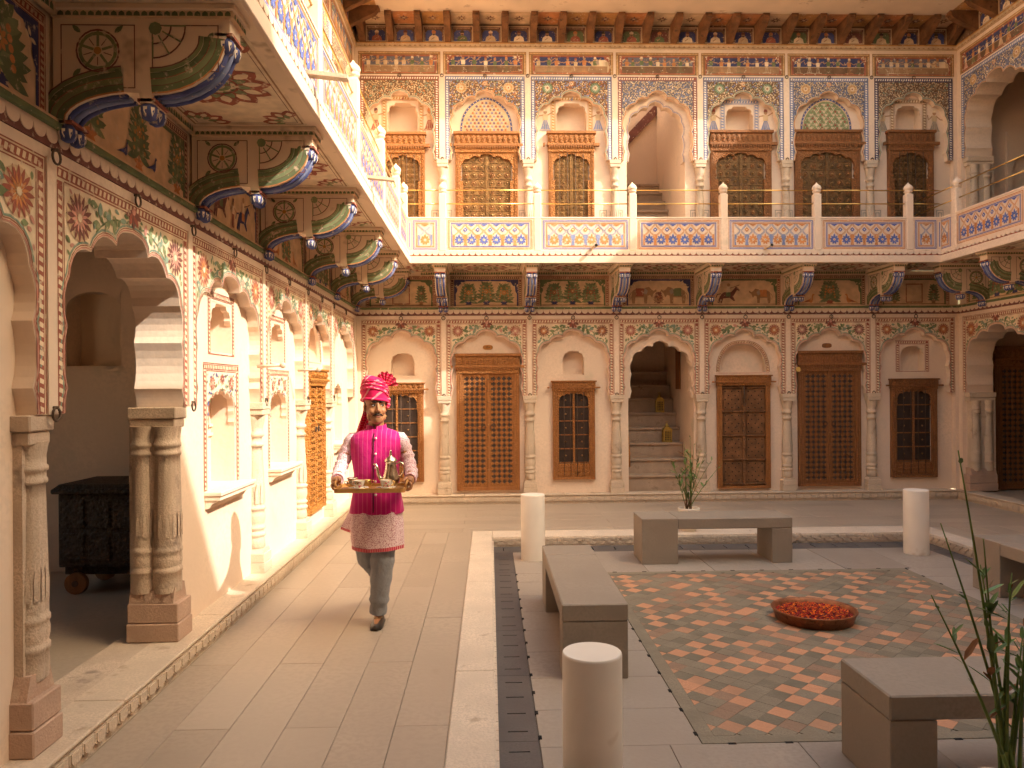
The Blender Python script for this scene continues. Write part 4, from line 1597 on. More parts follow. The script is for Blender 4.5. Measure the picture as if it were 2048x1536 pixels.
def soffit(W, u0, u1, p, seed):
    """painted rosettes under the balcony between two brackets"""
    P = Paint(lambda u, v, h: (u, -v, ZSO - h))
    a, b_, c, d = u0 + .13, u1 - .13, .03, p - .06
    P.rect(a, b_, c, d, 'cream', 0)
    P.frame_(a + .02, b_ - .02, c + .02, d - .02, .012, 'brown', 1)
    P.frame_(a + .05, b_ - .05, c + .05, d - .05, .005, 'dark', 1)
    cx, cy = (a + b_) / 2, (c + d) / 2
    R1 = min((d - c) * .44, .33)

    def ros(x, y, r, q0=0, q1=12, n=12):
        for k in range(q0, q1):
            t = 2 * math.pi * k / n
            P.leaf(x + .42 * r * math.cos(t), y + .42 * r * math.sin(t), r * .58, r * .46, t, 'red', 2)
            P.leaf(x + .50 * r * math.cos(t), y + .50 * r * math.sin(t), r * .34, r * .20, t, 'cream', 3)
            t2 = t + math.pi / n
            P.leaf(x + .30 * r * math.cos(t2), y + .30 * r * math.sin(t2), r * .34, r * .18, t2, 'green', 3)
        if q1 - q0 == n:
            P.ring(x, y, r * .40, r * .05, 'red', 4)
            P.ring(x, y, r * .24, r * .10, 'green', 4)
            P.disc(x, y, r * .12, 'wheat', 5)
    ros(cx, cy, R1)
    for sx in (-1, 1):
        for sy in (-1, 1):
            x, y = cx + sx * ((b_ - a) / 2 - .07), cy + sy * ((d - c) / 2 - .07)
            q = {(1, 1): (6, 10), (-1, 1): (9, 13), (1, -1): (3, 7), (-1, -1): (0, 4)}[(sx, sy)]
            ros(x, y, R1 * .62, *q)
    P.build('painted_soffit', W)
    # leaf moulding where wall and soffit meet
    L = MB()
    L.box(u0 + .10, u1 - .10, -.030, .0, ZSO - .05, ZSO - .004, 'p_tan')
    n = int((u1 - u0 - .2) / .036)
    for i in range(n):
        x = u0 + .10 + i * .036
        L.face([(x, -.032, ZSO - .046), (x + .03, -.032, ZSO - .046), (x + .028, -.032, ZSO - .024), (x + .015, -.032, ZSO - .010), (x + .002, -.032, ZSO - .024)], 'p_dgreen')
    L.build('leaf_moulding', W)


def mural(W, u0, u1, kind, seed, z0=2.945, z1=3.40, y=.02):
    r = random.Random(seed)
    P = Paint(FR(y))
    a, b_ = u0 + .10, u1 - .10
    P.rect(a, b_, z0, z1, 'tan', 0)
    P.border(a + .005, b_ - .005, z0, z1 - .005, .055, 'dark' if seed % 2 else 'red', 'wheat')
    c0, c1 = ('navy', 'blue') if kind in ('trees_blue', 'elephants', 'riders') else ('dgreen', 'green')
    e = .062
    i0, i1, k0, k1 = a + e, b_ - e, z0 + .008, z1 - e
    P.frame_(i0, i1, k0 - .03, k1, .022, c0, 2)
    P.rect(i0 + .022, i1 - .022, k0, k0 + .010, 'brown', 2)
    for s, x in ((1, i0), (-1, i1)):        # corner arabesques
        P.poly([(x, k1), (x + s * .22, k1), (x + s * .16, k1 - .035), (x + s * .11, k1 - .04), (x + s * .08, k1 - .09), (x + s * .05, k1 - .10), (x + s * .045, k1 - .17), (x + s * .03, k1 - .20), (x, k1 - .24)], c0, 2)
        for q in range(4):
            P.leaf(x + s * (.02 + .04 * q), k1 - .05 - .02 * (3 - q), .045, .02, r.uniform(0, 6), 'cream' if c0 == 'navy' else 'tan', 4)
    cx = (i0 + i1) / 2
    H = k1 - k0
    if kind.startswith('trees'):
        n = 3
        for k in range(n):
            x = lerp(i0 + .08, i1 - .08, (k + .5) / n)
            P.tree(x, k0 + .012, H * (.86 if k == 1 else .78), (i1 - i0) / n * .95, r, ('dgreen', 'green'), 'red' if kind == 'trees_green' else 'orange', 'navy')
    elif kind == 'elephants':
        P.animal(cx - .26, k0 + .02, H * .80, 1, 'brown', 'red', 'elephant')
        P.animal(cx + .26, k0 + .02, H * .80, -1, 'brown', 'dgreen', 'elephant')
        P.tree(cx, k0 + .02, H * .45, .16, r, ('dark', 'brown'), 'red', 'dark')
    elif kind in ('riders', 'horse'):
        P.animal(cx - .24, k0 + .02, H * .72, 1, 'dark', 'dgreen', 'horse')
        P.animal(cx + .27, k0 + .02, H * .70, -1 if kind == 'horse' else 1, 'brown' if kind == 'horse' else 'navy', 'orange', 'horse' if kind == 'riders' else 'elephant')
        if kind == 'riders':
            P.person_(cx + .02, k0 + .02, H * .6, r, 'red', 'cream', 1)
    elif kind == 'birds':
        P.tree(cx, k0 + .012, H * .82, .36, r, ('dgreen', 'green'), 'orange', 'red')
        P.animal(cx - .30, k0 + .02, H * .42, 1, 'orange', 'red', 'bird')
        P.animal(cx + .30, k0 + .02, H * .42, -1, 'orange', 'red', 'bird')
    elif kind == 'tablet':
        P.rect(cx - .13, cx + .13, k0 + .02, k0 + H * .80, 'wheat', 3)
        P.frame_(cx - .13, cx + .13, k0 + .02, k0 + H * .80, .014, 'red', 4)
        P.tree(cx - .30, k0 + .012, H * .65, .18, r, ('dgreen', 'green'), 'red', 'brown')
        P.tree(cx + .30, k0 + .012, H * .75, .20, r, ('dgreen', 'green'), 'red', 'brown')
    elif kind == 'peacocks':
        for k in range(3):
            x = lerp(i0 + .12, i1 - .12, k / 2)
            P.tree(x, k0 + .012, H * .92, .30, r, ('dgreen', 'dgreen', 'green'), 'ochre', 'orange')
        P.animal(cx - .17, k0 + .04, H * .28, 1, 'navy', 'blue', 'bird')
        P.animal(cx + .19, k0 + .05, H * .28, 1, 'navy', 'blue', 'bird')
    P.build('mural', W)


def frieze_panel(W, u0, u1, seed, z0=6.405, z1=6.745, y=0.0):
    r = random.Random(seed)
    P = Paint(FR(y))
    P.rect(u0 + .02, u1 - .02, z0, z1, 'umber', 0)
    P.border(u0 + .02, u1 - .02, z0, z1, .04, 'ochre', 'wheat')
    a, b_, c, d = u0 + .075, u1 - .075, z0 + .012, z1 - .05
    P.rect(a, b_, c, d, 'red', 1)
    P.frame_(a, b_, c, d, .007, 'orange', 2)
    e = .035
    P.poly([(a + e, c + .02), (b_ - e, c + .02), (b_ - e, d - .09), (b_ - e * 2.2, d - .05), (b_ - e * 2.6, d - .025), (a + e * 2.6, d - .025), (a + e * 2.2, d - .05), (a + e, d - .09)], 'navy' if seed % 3 else 'slate', 2)
    P.rect(a + e, b_ - e, c + .02, c + (d - c) * .42, 'umber' if seed % 2 else 'brown', 3)
    P.ribbon([(a + e, c + (d - c) * .43), (b_ - e, c + (d - c) * .43)], .008, 'wheat', 4)
    for s, x in ((1, a), (-1, b_)):
        for q in range(5):
            P.leaf(x + s * r.uniform(.015, .08), d - r.uniform(.02, .09), .035, .014, r.uniform(0, 6.2), 'cream', 4)
    n = r.choice([7, 8, 9])
    for k in range(n):
        x = lerp(a + .10, b_ - .10, k / (n - 1)) + r.uniform(-.02, .02)
        if seed % 4 == 2 and k == n - 1:
            P.animal(x - .05, c + .025, .25, -1, 'wheat', 'cream', 'elephant')
        else:
            P.person_(x, c + .022, .245 * r.uniform(.88, 1.05), r, r.choice(['orange', 'red', 'dgreen', 'wheat', 'lblue', 'pink']), r.choice(['cream', 'wheat', 'dgreen', 'orange']), 0 if r.random() < .65 else 1)
    P.build('painted_frieze', W)


def greek(P, u, z0, s=1):
    P.frame_(u - .055, u + .055, z0, z0 + .16, .010, 'grey', 1)
    P.frame_(u - .03, u + .03, z0, z0 + .12, .010, 'grey', 1)


UPC = [('umber', ['wheat', 'tan', 'orange', 'tan', 'teal', 'wheat'], 'red'), ('umber', ['tan', 'wheat', 'orange', 'lblue', 'teal', 'lblue'], 'lblue'),
       ('umber', ['tan', 'lblue', 'orange', 'red', 'wheat', 'lblue'], 'lblue'), ('slate', ['cream', 'wheat', 'lblue', 'tan', 'wheat'], 'red'),
       ('umber', ['wheat', 'lblue', 'cream', 'teal', 'wheat'], 'lblue'), ('slate', ['cream', 'wheat', 'wheat', 'cream', 'lblue'], 'lblue'),
       ('umber', ['wheat', 'wheat', 'teal', 'tan', 'grey'], 'navy')]


def lunette(W, cx, w, z0, h, y, ground, cols, seed):
    r = random.Random(seed)
    P = Paint(FR(y))
    outer = [(cx + w * math.cos(t), z0 + h * math.sin(t) ** .85 * (1 + .06 * math.sin(t) ** 8)) for t in [math.pi * (1 - k / 24) for k in range(25)]]
    inn = [(cx + (p[0] - cx) * .88, z0 + (p[1] - z0) * .88) for p in outer]
    P.poly([(cx - w, z0)] + outer[1:-1] + [(cx + w, z0)], 'wheat', 1)
    P.ribbon([(cx + (p[0] - cx) * .95, z0 + (p[1] - z0) * .95) for p in outer], .028, 'blue', 2)
    for i in range(24):
        q = outer[i]
        P.disc(cx + (q[0] - cx) * .95, z0 + (q[1] - z0) * .95, .009, 'cream', 3, 6)
    P.poly(inn, ground, 3)
    # star lattice
    s = .058
    for i in range(-9, 10):
        for j in range(0, 11):
            x, z = cx + (i + .5 * (j % 2)) * s, z0 + .03 + j * s * .87
            if inside((x, z), inn) and edge_dist((x, z), inn) > .022:
                for k in range(6):
                    P.leaf(x, z, s * .42, s * .20, math.pi / 3 * k, cols[(i + j) % len(cols)], 4)
                P.disc(x, z, s * .13, cols[-1], 5, 6)
                for k in range(3):
                    t = math.pi / 3 * (2 * k + .5)
                    P.disc(x + s * .52 * math.cos(t), z + s * .52 * math.sin(t), s * .10, 'cream', 4, 5)
    P.build('painted_lunette', W)


def up_bay(W, u0, u1, seed, t=RD, dens=1.0, columns=True):
    cx, bw = (u0 + u1) / 2, u1 - u0
    hp = .042
    a = bw / 2 - hp - .112
    pan, A, poly = arch_panel(W, cx, u0 + hp, u1 - hp, ZUS, ZUA, ZUP, a, 0, t)
    g, cols, bc = UPC[seed % 7]
    paint_up(pan, A, u0 + hp, u1 - hp, ZUS, ZUP, cx, a, seed, g, cols, bc, dens=dens)
    return cx, a


def eave(W, u0, u1, seed, corner0=False, portraits=True, n=None, depth=.42):
    """timber struts, painted ceiling panels and portrait niches under the roof edge"""
    r = random.Random(seed)
    n = n or max(1, round((u1 - u0) / .432))
    st = (u1 - u0) / n
    b = MB()
    pass
    key = ('strut', depth)
    if key not in SLAB:
        s = MB()
        prof = [(0, 6.882), (.045, 6.882), (.08, 6.905), (depth - .05, 7.04), (depth - .01, 7.09), (depth, ZE - .002), (0, ZE - .002)]
        s.prism([(-q[0] - .0125, q[1]) for q in prof], -.048, .048, 'wood_old', ax='x')
        s.box(-.040, .040, -.055, -.012, 6.872, 6.905, 'wood_old', bev=.004)
        s.box(-.038, .038, -depth - .03, -depth + .05, 7.085, 7.115, 'wood_old', bev=.004)
        SLAB[key] = s.mesh('eave_strut')
    for i in range(n + 1):
        link('eave_strut', SLAB[key], W, (u0 + i * st, 0, 0))
    for i in range(n):
        c = u0 + (i + .5) * st
        w = st / 2 - .045
        P = Paint(FR(-.012))
        P.frame_(c - w, c + w, 6.885, 7.125, .018, 'wheat', 1)
        P.chain(c - w + .03, 7.09, c + w - .03, 7.09, .022, 'dark', 'wheat', layer=1)
        for s in (-1, 1):
            P.chain(c + s * (w - .028), 6.89, c + s * (w - .028), 7.07, .014, 'dark', 'wheat', layer=1)
        q = w - .045
        P.poly([(c - q, 6.895), (c + q, 6.895), (c + q, 7.02), (c + q * .72, 7.055), (c - q * .72, 7.055), (c - q, 7.02)], r.choice(['navy', 'navy', 'blue', 'dgreen', 'dark']), 2)
        if portraits:
            P.bust(c, 6.897, .185, r)
        P.build('painted_portrait', W)
        P = Paint(lambda u, v, h: (u, -v, ZE - h))
        P.rect(c - w - .01, c + w + .01, .02, depth - .02, r.choice(['ochre', 'ochre', 'tan', 'orange']), 0)
        P.frame_(c - w + .005, c + w - .005, .04, depth - .04, .008, 'brown', 1)
        for k in range(8):
            P.leaf(c, depth / 2, .08, .028, math.pi / 4 * k, 'brown' if k % 2 else 'dark', 2)
        P.disc(c, depth / 2, .022, 'wheat', 3, 8)
        P.build('painted_ceiling', W)


def make_wing(name, loc, rz, label, L, p, bounds, ubounds, posts, murals, plinth_span, cor0=0.0, cor1=0.0, roof_back=3.0, pb0=None, pb1=None, eave_span=None, dz=0.0, fas=None, sky_hole=None):
    W = empty(name, loc, rz)
    tag(W, label, 'building')
    if plinth_span:
        plinth(W, *plinth_span)
    c1 = L - cor1
    # bands
    b = MB()
    b.box(cor0, c1, 0, RD, ZP, ZC0 - .001, 'plaster')
    b.build('wall_band', W)
    scallops(W, cor0, c1, 0, ZC1 - .008, .078, .096, th=.008)
    b = MB()
    b.box(cor0, c1, -.035, .03, ZC1 - .008, ZC1 + .022, 'p_dgreen', bev=.004)
    b.box(cor0, c1, -.022, .03, ZC1 + .022, ZC1 + .04, 'p_tan')
    b.build('string_course', W)
    b = MB()
    b.box(0, L, .02, .16, ZC1 + .04, ZSO, 'plaster_warm')
    b.build('wall', W)
    # balcony
    s0, s1 = (pb0 if pb0 is not None else 0), (pb1 if pb1 is not None else L)
    b = MB()
    b.box(s0, s1, -p - .02, .16, ZSO, ZBF, 'plaster_warm')
    b.build('balcony_slab', W)
    b = MB()
    b.box(s0, s1, -p - .050, -p - .021, ZSO - .012, ZSO + .085, 'plaster', bev=.004)
    b.build('balcony_fascia', W)
    scallops(W, s0, s1, -p - .024, ZBF - .012, .062, .085, 'scalloped_trim', 'p_red')
    for q in posts:
        post(W, q, -p + .045)
    spans = []
    pp = sorted(posts)
    ends = [s0] + pp + [s1]
    for i in range(len(ends) - 1):
        if ends[i + 1] - ends[i] > .12:
            spans.append((ends[i], ends[i + 1], 0))
    parapet(W, spans, p)
    for i in range(len(ends) - 1):
        a, b_ = ends[i], ends[i + 1]
        if b_ - a > .12:
            rails(W, a + (.05 if i else 0), b_ - (.05 if i < len(ends) - 2 else 0), -p + .045)
    # upper bands
    b = MB()
    b.box(cor0, c1, 0, RD, ZUP, 6.80, 'plaster')
    b.build('wall_band', W)
    for (u0, u1), sd in zip(zip(ubounds[:-1], ubounds[1:]), range(99)):
        frieze_panel(W, u0, u1, sd + (7 if rz else 0))
    b = MB()
    b.box(cor0, c1, -.02, .10, 6.80, 6.812, 'p_wheat')
    b.box(cor0, c1, -.030, .10, 6.858, 6.874, 'p_ochre', bev=.003)
    b.build('string_course', W)
    scallops(W, cor0, c1, -.010, 6.858, .044, .075, 'scalloped_string', 'p_brown', 'p_wheat', .012)
    es = eave_span or (cor0, c1)
    eave(W, es[0], es[1], 5 + int(L))
    b = MB()
    b.box(0, L, -.012, .05, 6.875, ZE + dz, 'p_umber')
    b.build('eave_wall', W)
    b = MB()
    if sky_hole:
        h0, h1, g0, g1 = sky_hole
        b.box(cor0, c1, -.86, g0, ZE + dz, 7.30 + dz, 'plaster_warm')
        b.box(cor0, c1, g1, roof_back, ZE + dz, 7.30 + dz, 'plaster_warm')
        b.box(cor0, h0, g0, g1, ZE + dz, 7.30 + dz, 'plaster_warm')
        b.box(h1, c1, g0, g1, ZE + dz, 7.30 + dz, 'plaster_warm')
    else:
        b.box(cor0 - .0, c1, -.86, roof_back, ZE + dz, 7.30 + dz, 'plaster_warm')
    b.build('roof', W)
    b = MB()
    b.box(0, L, 0, .25, 7.30, 8.45, 'plaster')
    b.box(0, L, -.03, .28, 8.45, 8.52, 'plaster')
    b.build('roof_parapet', W)
    return W


# ---- back wing
BB = [0.03, 1.291, 2.574, 3.881, 5.173, 6.49, 7.79, 9.09]
LB = RX - LX
PB = .82
back = make_wing('courtyard_wing', (LX, BY, 0), 0, 'long painted two-storey wing facing the viewer, with seven arched bays and balcony', LB, PB, BB, BB,
                 [1.335, 2.655, 3.99, 5.275, 6.605, 7.92], None, (.10, LB - .10), cor0=0.0, cor1=0.0, pb0=.85, pb1=LB - .75, dz=.003, sky_hole=(4.07, 4.96, .27, 2.05), eave_span=(.12, LB - .12))
mk = ['tablet', 'trees_blue', 'trees_green', 'elephants', 'horse', 'birds', 'tablet']
for i in range(7):
    u0, u1 = BB[i], BB[i + 1]
    mural(back, u0, u1, mk[i], 20 + i)
    soffit(back, max(u0, .86), min(u1, LB - .75), PB, i)
    low_bay(back, u0, u1, None, 40 + i)
    up_bay(back, u0, u1, i)
for i in range(8):
    u = BB[i]
    hw = .035
    if i in (0, 7):
        b = MB()
        e0, e1 = (0, u + .035) if i == 0 else (u - .035, LB)
        b.box(e0, e1, -.008, RD, Z0, ZP, 'plaster')
        b.box(e0, e1, -.008, RD, ZBF, ZUP, 'plaster')
        b.build('pilaster', back)
    else:
        pilaster(back, u, RD)
        pilaster(back, u, RD, ZUS, ZUP, .042)
        column(back, u, .065, Z0, ZS, .072)
        column(back, u, .055, ZBF, ZUS, .060)
    if 0 < i < 7:
        bracket(back, u, PB, ZSO, i)
    for c in ([u] if 0 < i < 7 else []) + ([(BB[i] + BB[i + 1]) / 2] if i < 7 else []):
        iron_ring(back, c, -.02, ZC0 - .012)
        iron_ring(back, c, -.004, 6.405, .022)
    if 0 < i < 7:
        iron_ring(back, u, -.012, ZS + .03, .022)
        iron_ring(back, u, -.012, ZUS + .03, .022)
ub = lambda X: X - LX
# recessed wall, lower floor, with holes for niches and the stair
holes_low = [(ub(-1.476), ub(-1.123), 1.91, 2.25), (ub(1.111), ub(1.431), 1.91, 2.27), (ub(2.10), ub(3.10), Z0, 2.44),
             (ub(3.50), ub(4.21), 1.935, 2.36), (ub(6.29), ub(6.66), 1.945, 2.32)]
holes_up = [(ub(-1.50), ub(-1.05), 5.54, 6.02), (ub(1.04), ub(1.50), 5.56, 6.02), (ub(2.10), ub(2.99), ZBF, 6.06), (ub(3.62), ub(4.04), 5.58, 5.98), (ub(6.24), ub(6.64), 5.60, 6.00)]
b = MB()
wall_holes(b, .0, LB, Z0, ZP, RD, holes_low, 'plaster', .16)
b.build('recessed_wall', back)
b = MB()
wall_holes(b, .0, LB, ZBF, ZUP, RD, holes_up, 'plaster', .16)
b.build('recessed_wall', back)
niche(back, *holes_low[0], RD, .16)
niche(back, *holes_low[1], RD, .16)
niche(back, *holes_low[3], RD, .14, 'pointed', True)
niche(back, *holes_low[4], RD, .16, 'small', True)
for k, i in ((0, 0), (1, 1), (3, 2), (4, 3)):
    niche(back, *holes_up[k], RD, .2, 'small', ['ochre', 'ochre', 'lblue', 'brown'][i], wide=.09)
window_barred(back, ub(-1.79), ub(-.99), .32, 1.81, RD, 'wood', 'wood_carved')
o = door_lattice(back, ub(-.496), ub(.45), .18, 2.235, RD)
o['label'] = 'wide lattice door glowing orange, with oval number plate above'
window_barred(back, ub(.95), ub(1.586), .33, 1.82, RD)
o = door_panelled(back, ub(3.448), ub(4.258), .17, 1.89, RD)
o['label'] = 'old pierced panel door with heavy rails under a pointed lunette'
door_lattice(back, ub(4.69), ub(5.65), .19, 2.25, RD, 'wood_dark', 'wood_darkcarved', 'wood_dark', .31)
window_barred(back, ub(6.12), ub(6.83), .31, 1.82, RD, 'wood_dark', 'wood_darkcarved')
door_brass(back, ub(-1.60), ub(-.945), ZBF, 5.55, RD, False, True)
door_brass(back, ub(-.49), ub(.45), ZBF, 5.56, RD)
door_brass(back, ub(.91), ub(1.60), ZBF, 5.57, RD, False, True)
door_brass(back, ub(3.37), ub(4.30), ZBF, 5.59, RD, True)
door_brass(back, ub(4.665), ub(5.66), ZBF, 5.60, RD, True)
door_brass(back, ub(6.10), ub(6.80), ZBF, 5.60, RD, True, True)
lunette(back, ub(-.02), .40, 5.575, .50, RD, 'wheat', ['blue', 'orange', 'lblue', 'red'], 3)
lunette(back, ub(5.16), .40, 5.615, .47, RD, 'green', ['cream', 'green', 'cream', 'red'], 4)
# painted figures beside the upper niches, fret marks at the foot of the jambs
r = random.Random(5)
for X, cols in ((-1.275, ('red', 'dark')), (1.27, ('lblue', 'orange')), (3.83, ('lblue', 'teal')), (6.44, ('grey', 'brown'))):
    for s in (-1, 1):
        P = Paint(FR(RD))
        P.person_(ub(X) + s * .40, 5.60, .34, r, cols[0], 'wheat', 0)
        P.build('painted_figure', back)
    P = Paint(FR(RD))
    P.animal(ub(X), 6.05, .07, 1, cols[0], cols[1], 'bird')
    P.build('painted_bird', back)
for X in (-.80, -.60, .52, .74, 1.74, 1.98, 3.12, 3.30, 4.42, 4.58, 5.75, 5.95, 6.92):
    P = Paint(FR(RD))
    greek(P, ub(X), 4.24)
    P.build('painted_fret', back)
# number plates over the two big doors
for X, z, txt in ((-.02, 2.33, '101'), (5.15, 2.33, '')):
    b = MB()
    b.prism([(.075 * (abs(math.cos(t)) ** .7) * (1 if math.cos(t) >= 0 else -1), .036 * (abs(math.sin(t)) ** .7) * (1 if math.sin(t) >= 0 else -1)) for t in [2 * math.pi * k / 20 for k in range(20)]], -.008, 0, 'wood_dark' if not txt else 'wood_orange')
    o = b.build('number_plate', back, (ub(X), RD, z))
    if txt:
        P = Paint(lambda u, v, h: (u, -.008 - h, v))
        for q in (-.026, .026):
            P.poly([(q - .004, -.016), (q + .004, -.016), (q + .004, .016), (q - .008, .010), (q - .004, .008)], 'black', 1)
        P.ring(0, 0, .010, .0055, 'black', 1, 12, 1.45)
        P.build('number', o)
# inner arch and stairs of the open bay, both floors


def stair_bay(X0, X1, z0, ztop, zs, za, nsteps, rise, run, zfirst, upper):
    u0, u1 = ub(X0), ub(X1)
    A = arch_pts((u0 + u1) / 2, (u1 - u0) / 2 * .89, zs, za, 5)
    b = MB()
    b.prism([(u0, zs), (u0, ztop), (u1, ztop), (u1, zs)] + A[::-1], RD + .002, RD + .155, 'plaster')
    pn = b.build('arch_panel', back)
    if upper:
        P = Paint(FR(RD + .002))
        P.ribbon(offset_curve(A, .012), .007, 'blue', 1)
        P.ribbon(offset_curve(A, .026), .004, 'red', 1)
        P.build('painted_line', pn)
    y0, y1 = RD + .16, 2.05
    e = 0.0
    b = MB()
    zt = 7.153 if upper else ztop + .5
    b.face([(u0, y0, z0), (u0, y1, z0), (u0, y1, zt), (u0, y0, zt)], 'plaster')
    b.face([(u1, y1, z0), (u1, y0, z0), (u1, y0, zt), (u1, y1, zt)], 'plaster')
    b.face([(u0, y1, z0), (u1, y1, z0), (u1, y1, zt), (u0, y1, zt)], 'plaster')
    if not upper:
        b.face([(u0, y1, zt), (u1, y1, zt), (u1, y0, zt), (u0, y0, zt)], 'plaster')
    b.face([(u0, y0, zt), (u1, y0, zt), (u1, y0, ztop), (u0, y0, ztop)], 'plaster')
    # jambs through the wall
    b.face([(u0, RD, z0), (u0, y0, z0), (u0, y0, ztop), (u0, RD, ztop)], 'plaster')
    b.face([(u1, y0, z0), (u1, RD, z0), (u1, RD, ztop), (u1, y0, ztop)], 'plaster')
    b.build('stair_well', back)
    st = empty('staircase', (u0, y0, z0), 0, back)
    for k in range(nsteps):
        s = MB()
        ya = .02 + k * run
        s.box(.004, u1 - u0 - .004, ya + .03, min(ya + run + .05, y1 - y0 - .01), (k - 1) * rise + .001 if k else -.12, (k + 1) * rise - .04, 'stair')
        s.box(.004, u1 - u0 - .004, ya, min(ya + run + .032, y1 - y0 - .01), (k + 1) * rise - .04, (k + 1) * rise, 'stair', bev=.008)
        s.build('step', st)
    if upper:
        h = MB()
        pts = [(.0, y1 - y0 - .02, 2.10), (u1 - u0, y1 - y0 - .02, 3.0)]
        h.prism([(.30, 2.30), (.30, 2.50), (.885, 3.11), (.885, 2.91)], y1 - y0 - .06, y1 - y0 - .005, 'p_dark')
        h.build('stringer', st)
    else:
        h = MB()
        h.tube([(.045, .35, 1.05), (.045, .12, .62), (.045, .10, .35)], .03, 'wood_orange', 8)
        h.build('handrail', st)
        h = MB()
        h.box(u1 - u0 - .03, u1 - u0 - .004, .62, .86, 1.55, 2.25, 'wood_dark')
        h.build('shutter', st)


stair_bay(2.10, 3.10, Z0, 2.44, 1.55, 2.42, 8, .232, .222, Z0, False)
stair_bay(2.10, 2.99, ZBF, 6.06, 5.13, 6.045, 8, .205, .222, ZBF, True)
b = MB()
b.box(.0, LB, -PB + .1, RD, ZBF, ZBF + .004, 'paving')
b.build('balcony_floor', back)
# water spouts of the balcony
for X in (1.43, 3.87):
    b = MB()
    b.tube([(ub(X), -PB + .02, ZBF + .03), (ub(X) + .05, -PB - .16, ZBF + .05)], [.020, .024], 'stone_pale', 8, False)
    b.tube([(ub(X) + .045, -PB - .14, ZBF + .047), (ub(X) + .0502, -PB - .158, ZBF + .0495)], [.016, .018], 'black', 8)
    b.build('water_spout', back)

# ---- left wing
LBD = [1.97, 3.52, 5.13, 6.79, 8.34, 9.72, 11.33]
LBR = [1.97, 3.63, 5.26, 6.81, 8.44, 9.84, 11.33]
left = make_wing('courtyard_wing', (LX, 0, 0), R(90), 'painted left wing with brackets, sunlit wall niches and an open arched doorway', 11.52, .84, LBD, LBD,
                 [3.7, 5.25, 6.78, 8.42, 9.86, 10.74], None, (1.0, 11.42), cor0=0.9, cor1=0.0, pb0=.9, pb1=11.52, eave_span=(1.0, 11.0))
mkl = ['trees_blue', 'peacocks', 'riders', 'birds', 'trees_green', 'tablet']
for i in range(6):
    u0, u1 = LBD[i], LBD[i + 1]
    mural(left, LBR[i], LBR[i + 1], mkl[i], 60 + i)
    soffit(left, LBR[i], LBR[i + 1] if i < 5 else 11.5, .84, i)
    low_bay(left, u0, u1, None, 80 + i, t=.30 if i == 1 else RD)
    up_bay(left, u0, u1, i + 1, dens=1.0 if i > 2 else .3)
for i in range(7):
    u = LBD[i]
    t = .30 if i in (1, 2) else RD
    if i < 6:
        pilaster(left, u, t)
        pilaster(left, u, RD, ZUS, ZUP, .042)
        if i > 0: bracket(left, LBR[i], .84, ZSO, i)
        iron_ring(left, u, -.012, ZS + .03, .030)
        iron_ring(left, (LBD[i] + LBD[i + 1]) / 2, -.02, ZC0 - .012, .032)
        iron_ring(left, u, -.02, ZC0 - .012, .032)
        column(left, u, .055, ZBF, ZUS, .060)
    else:
        b = MB()
        b.box(u - .035, 11.52, -.008, RD, Z0, ZP, 'plaster')
        b.box(u - .035, 11.52, -.008, RD, ZBF, ZUP, 'plaster')
        b.build('pilaster', left)
bracket(left, 11.0 + .32, .84, ZSO, 9)
pier(left, 3.46, 0.01, .30, Z0, ZS, .075, sides=(1,))
pier(left, 4.99, 0.01, .30, Z0, ZS, .075, sides=(-1,))
column(left, 1.97, .085, Z0, ZS, .078, 'stone_pale')
for u in LBD[3:6]:
    column(left, u, .085, Z0, ZS, .078, 'stone_pale')
# recessed wall
HL = [(5.76, 6.22, 1.995, 2.37), (5.70, 6.28, .975, 1.71), (7.34, 7.78, 1.97, 2.35), (7.31, 7.88, .975, 1.70), (8.66, 9.44, 2.04, 2.47), (10.30, 10.80, 1.00, 1.80)]
b = MB()
wall_holes(b, 5.05, 11.5, Z0, ZP, RD, HL, 'plaster', .20)
b.build('recessed_wall', left)
b = MB()
b.box(.9, 3.47, RD, .40, Z0, ZP - .001, 'plaster')
b.build('recessed_wall', left)
b = MB()
wall_holes(b, .9, 11.5, ZBF, ZUP, RD, [], 'plaster', .16)
b.build('recessed_wall', left)
niche(left, *HL[0], RD, .17, 'small', True, wide=.06)
niche(left, *HL[1], RD, .19, 'arch', True, True, 3, wide=.10)
niche(left, *HL[2], RD, .17, 'small', True, wide=.06)
niche(left, *HL[3], RD, .19, 'arch', True, True, 4, wide=.09)
niche(left, *HL[4], RD, .15, 'pointed', True)
niche(left, *HL[5], RD, .18, 'arch', False, True)
o = door_lattice(left, 8.62, 9.48, .30, 1.95, RD, 'wood_orange', 'wood_orange', 'wood_orange', .20)
o['label'] = 'bright orange carved door on the sunlit wall'
# lamp pegs between the bays
for u in (6.60, 7.98):
    b = MB()
    b.tube([(u, 0.0, 1.905), (u, -.20, 1.915)], .013, 'stone_pale', 8)
    b.ball((u, -.215, 1.915), .026, 'stone_pale', 10, 6)
    b.build('wall_peg', left)
# water spouts
for u in (4.85, 7.2):
    b = MB()
    b.prism([(-.84 - .26, ZBF + .02), (-.84 + .02, ZBF + .05), (-.84 + .02, ZBF + .075), (-.84 - .26, ZBF + .045)], u - .035, u + .035, 'stone_pale', ax='x')
    b.build('water_spout', left)
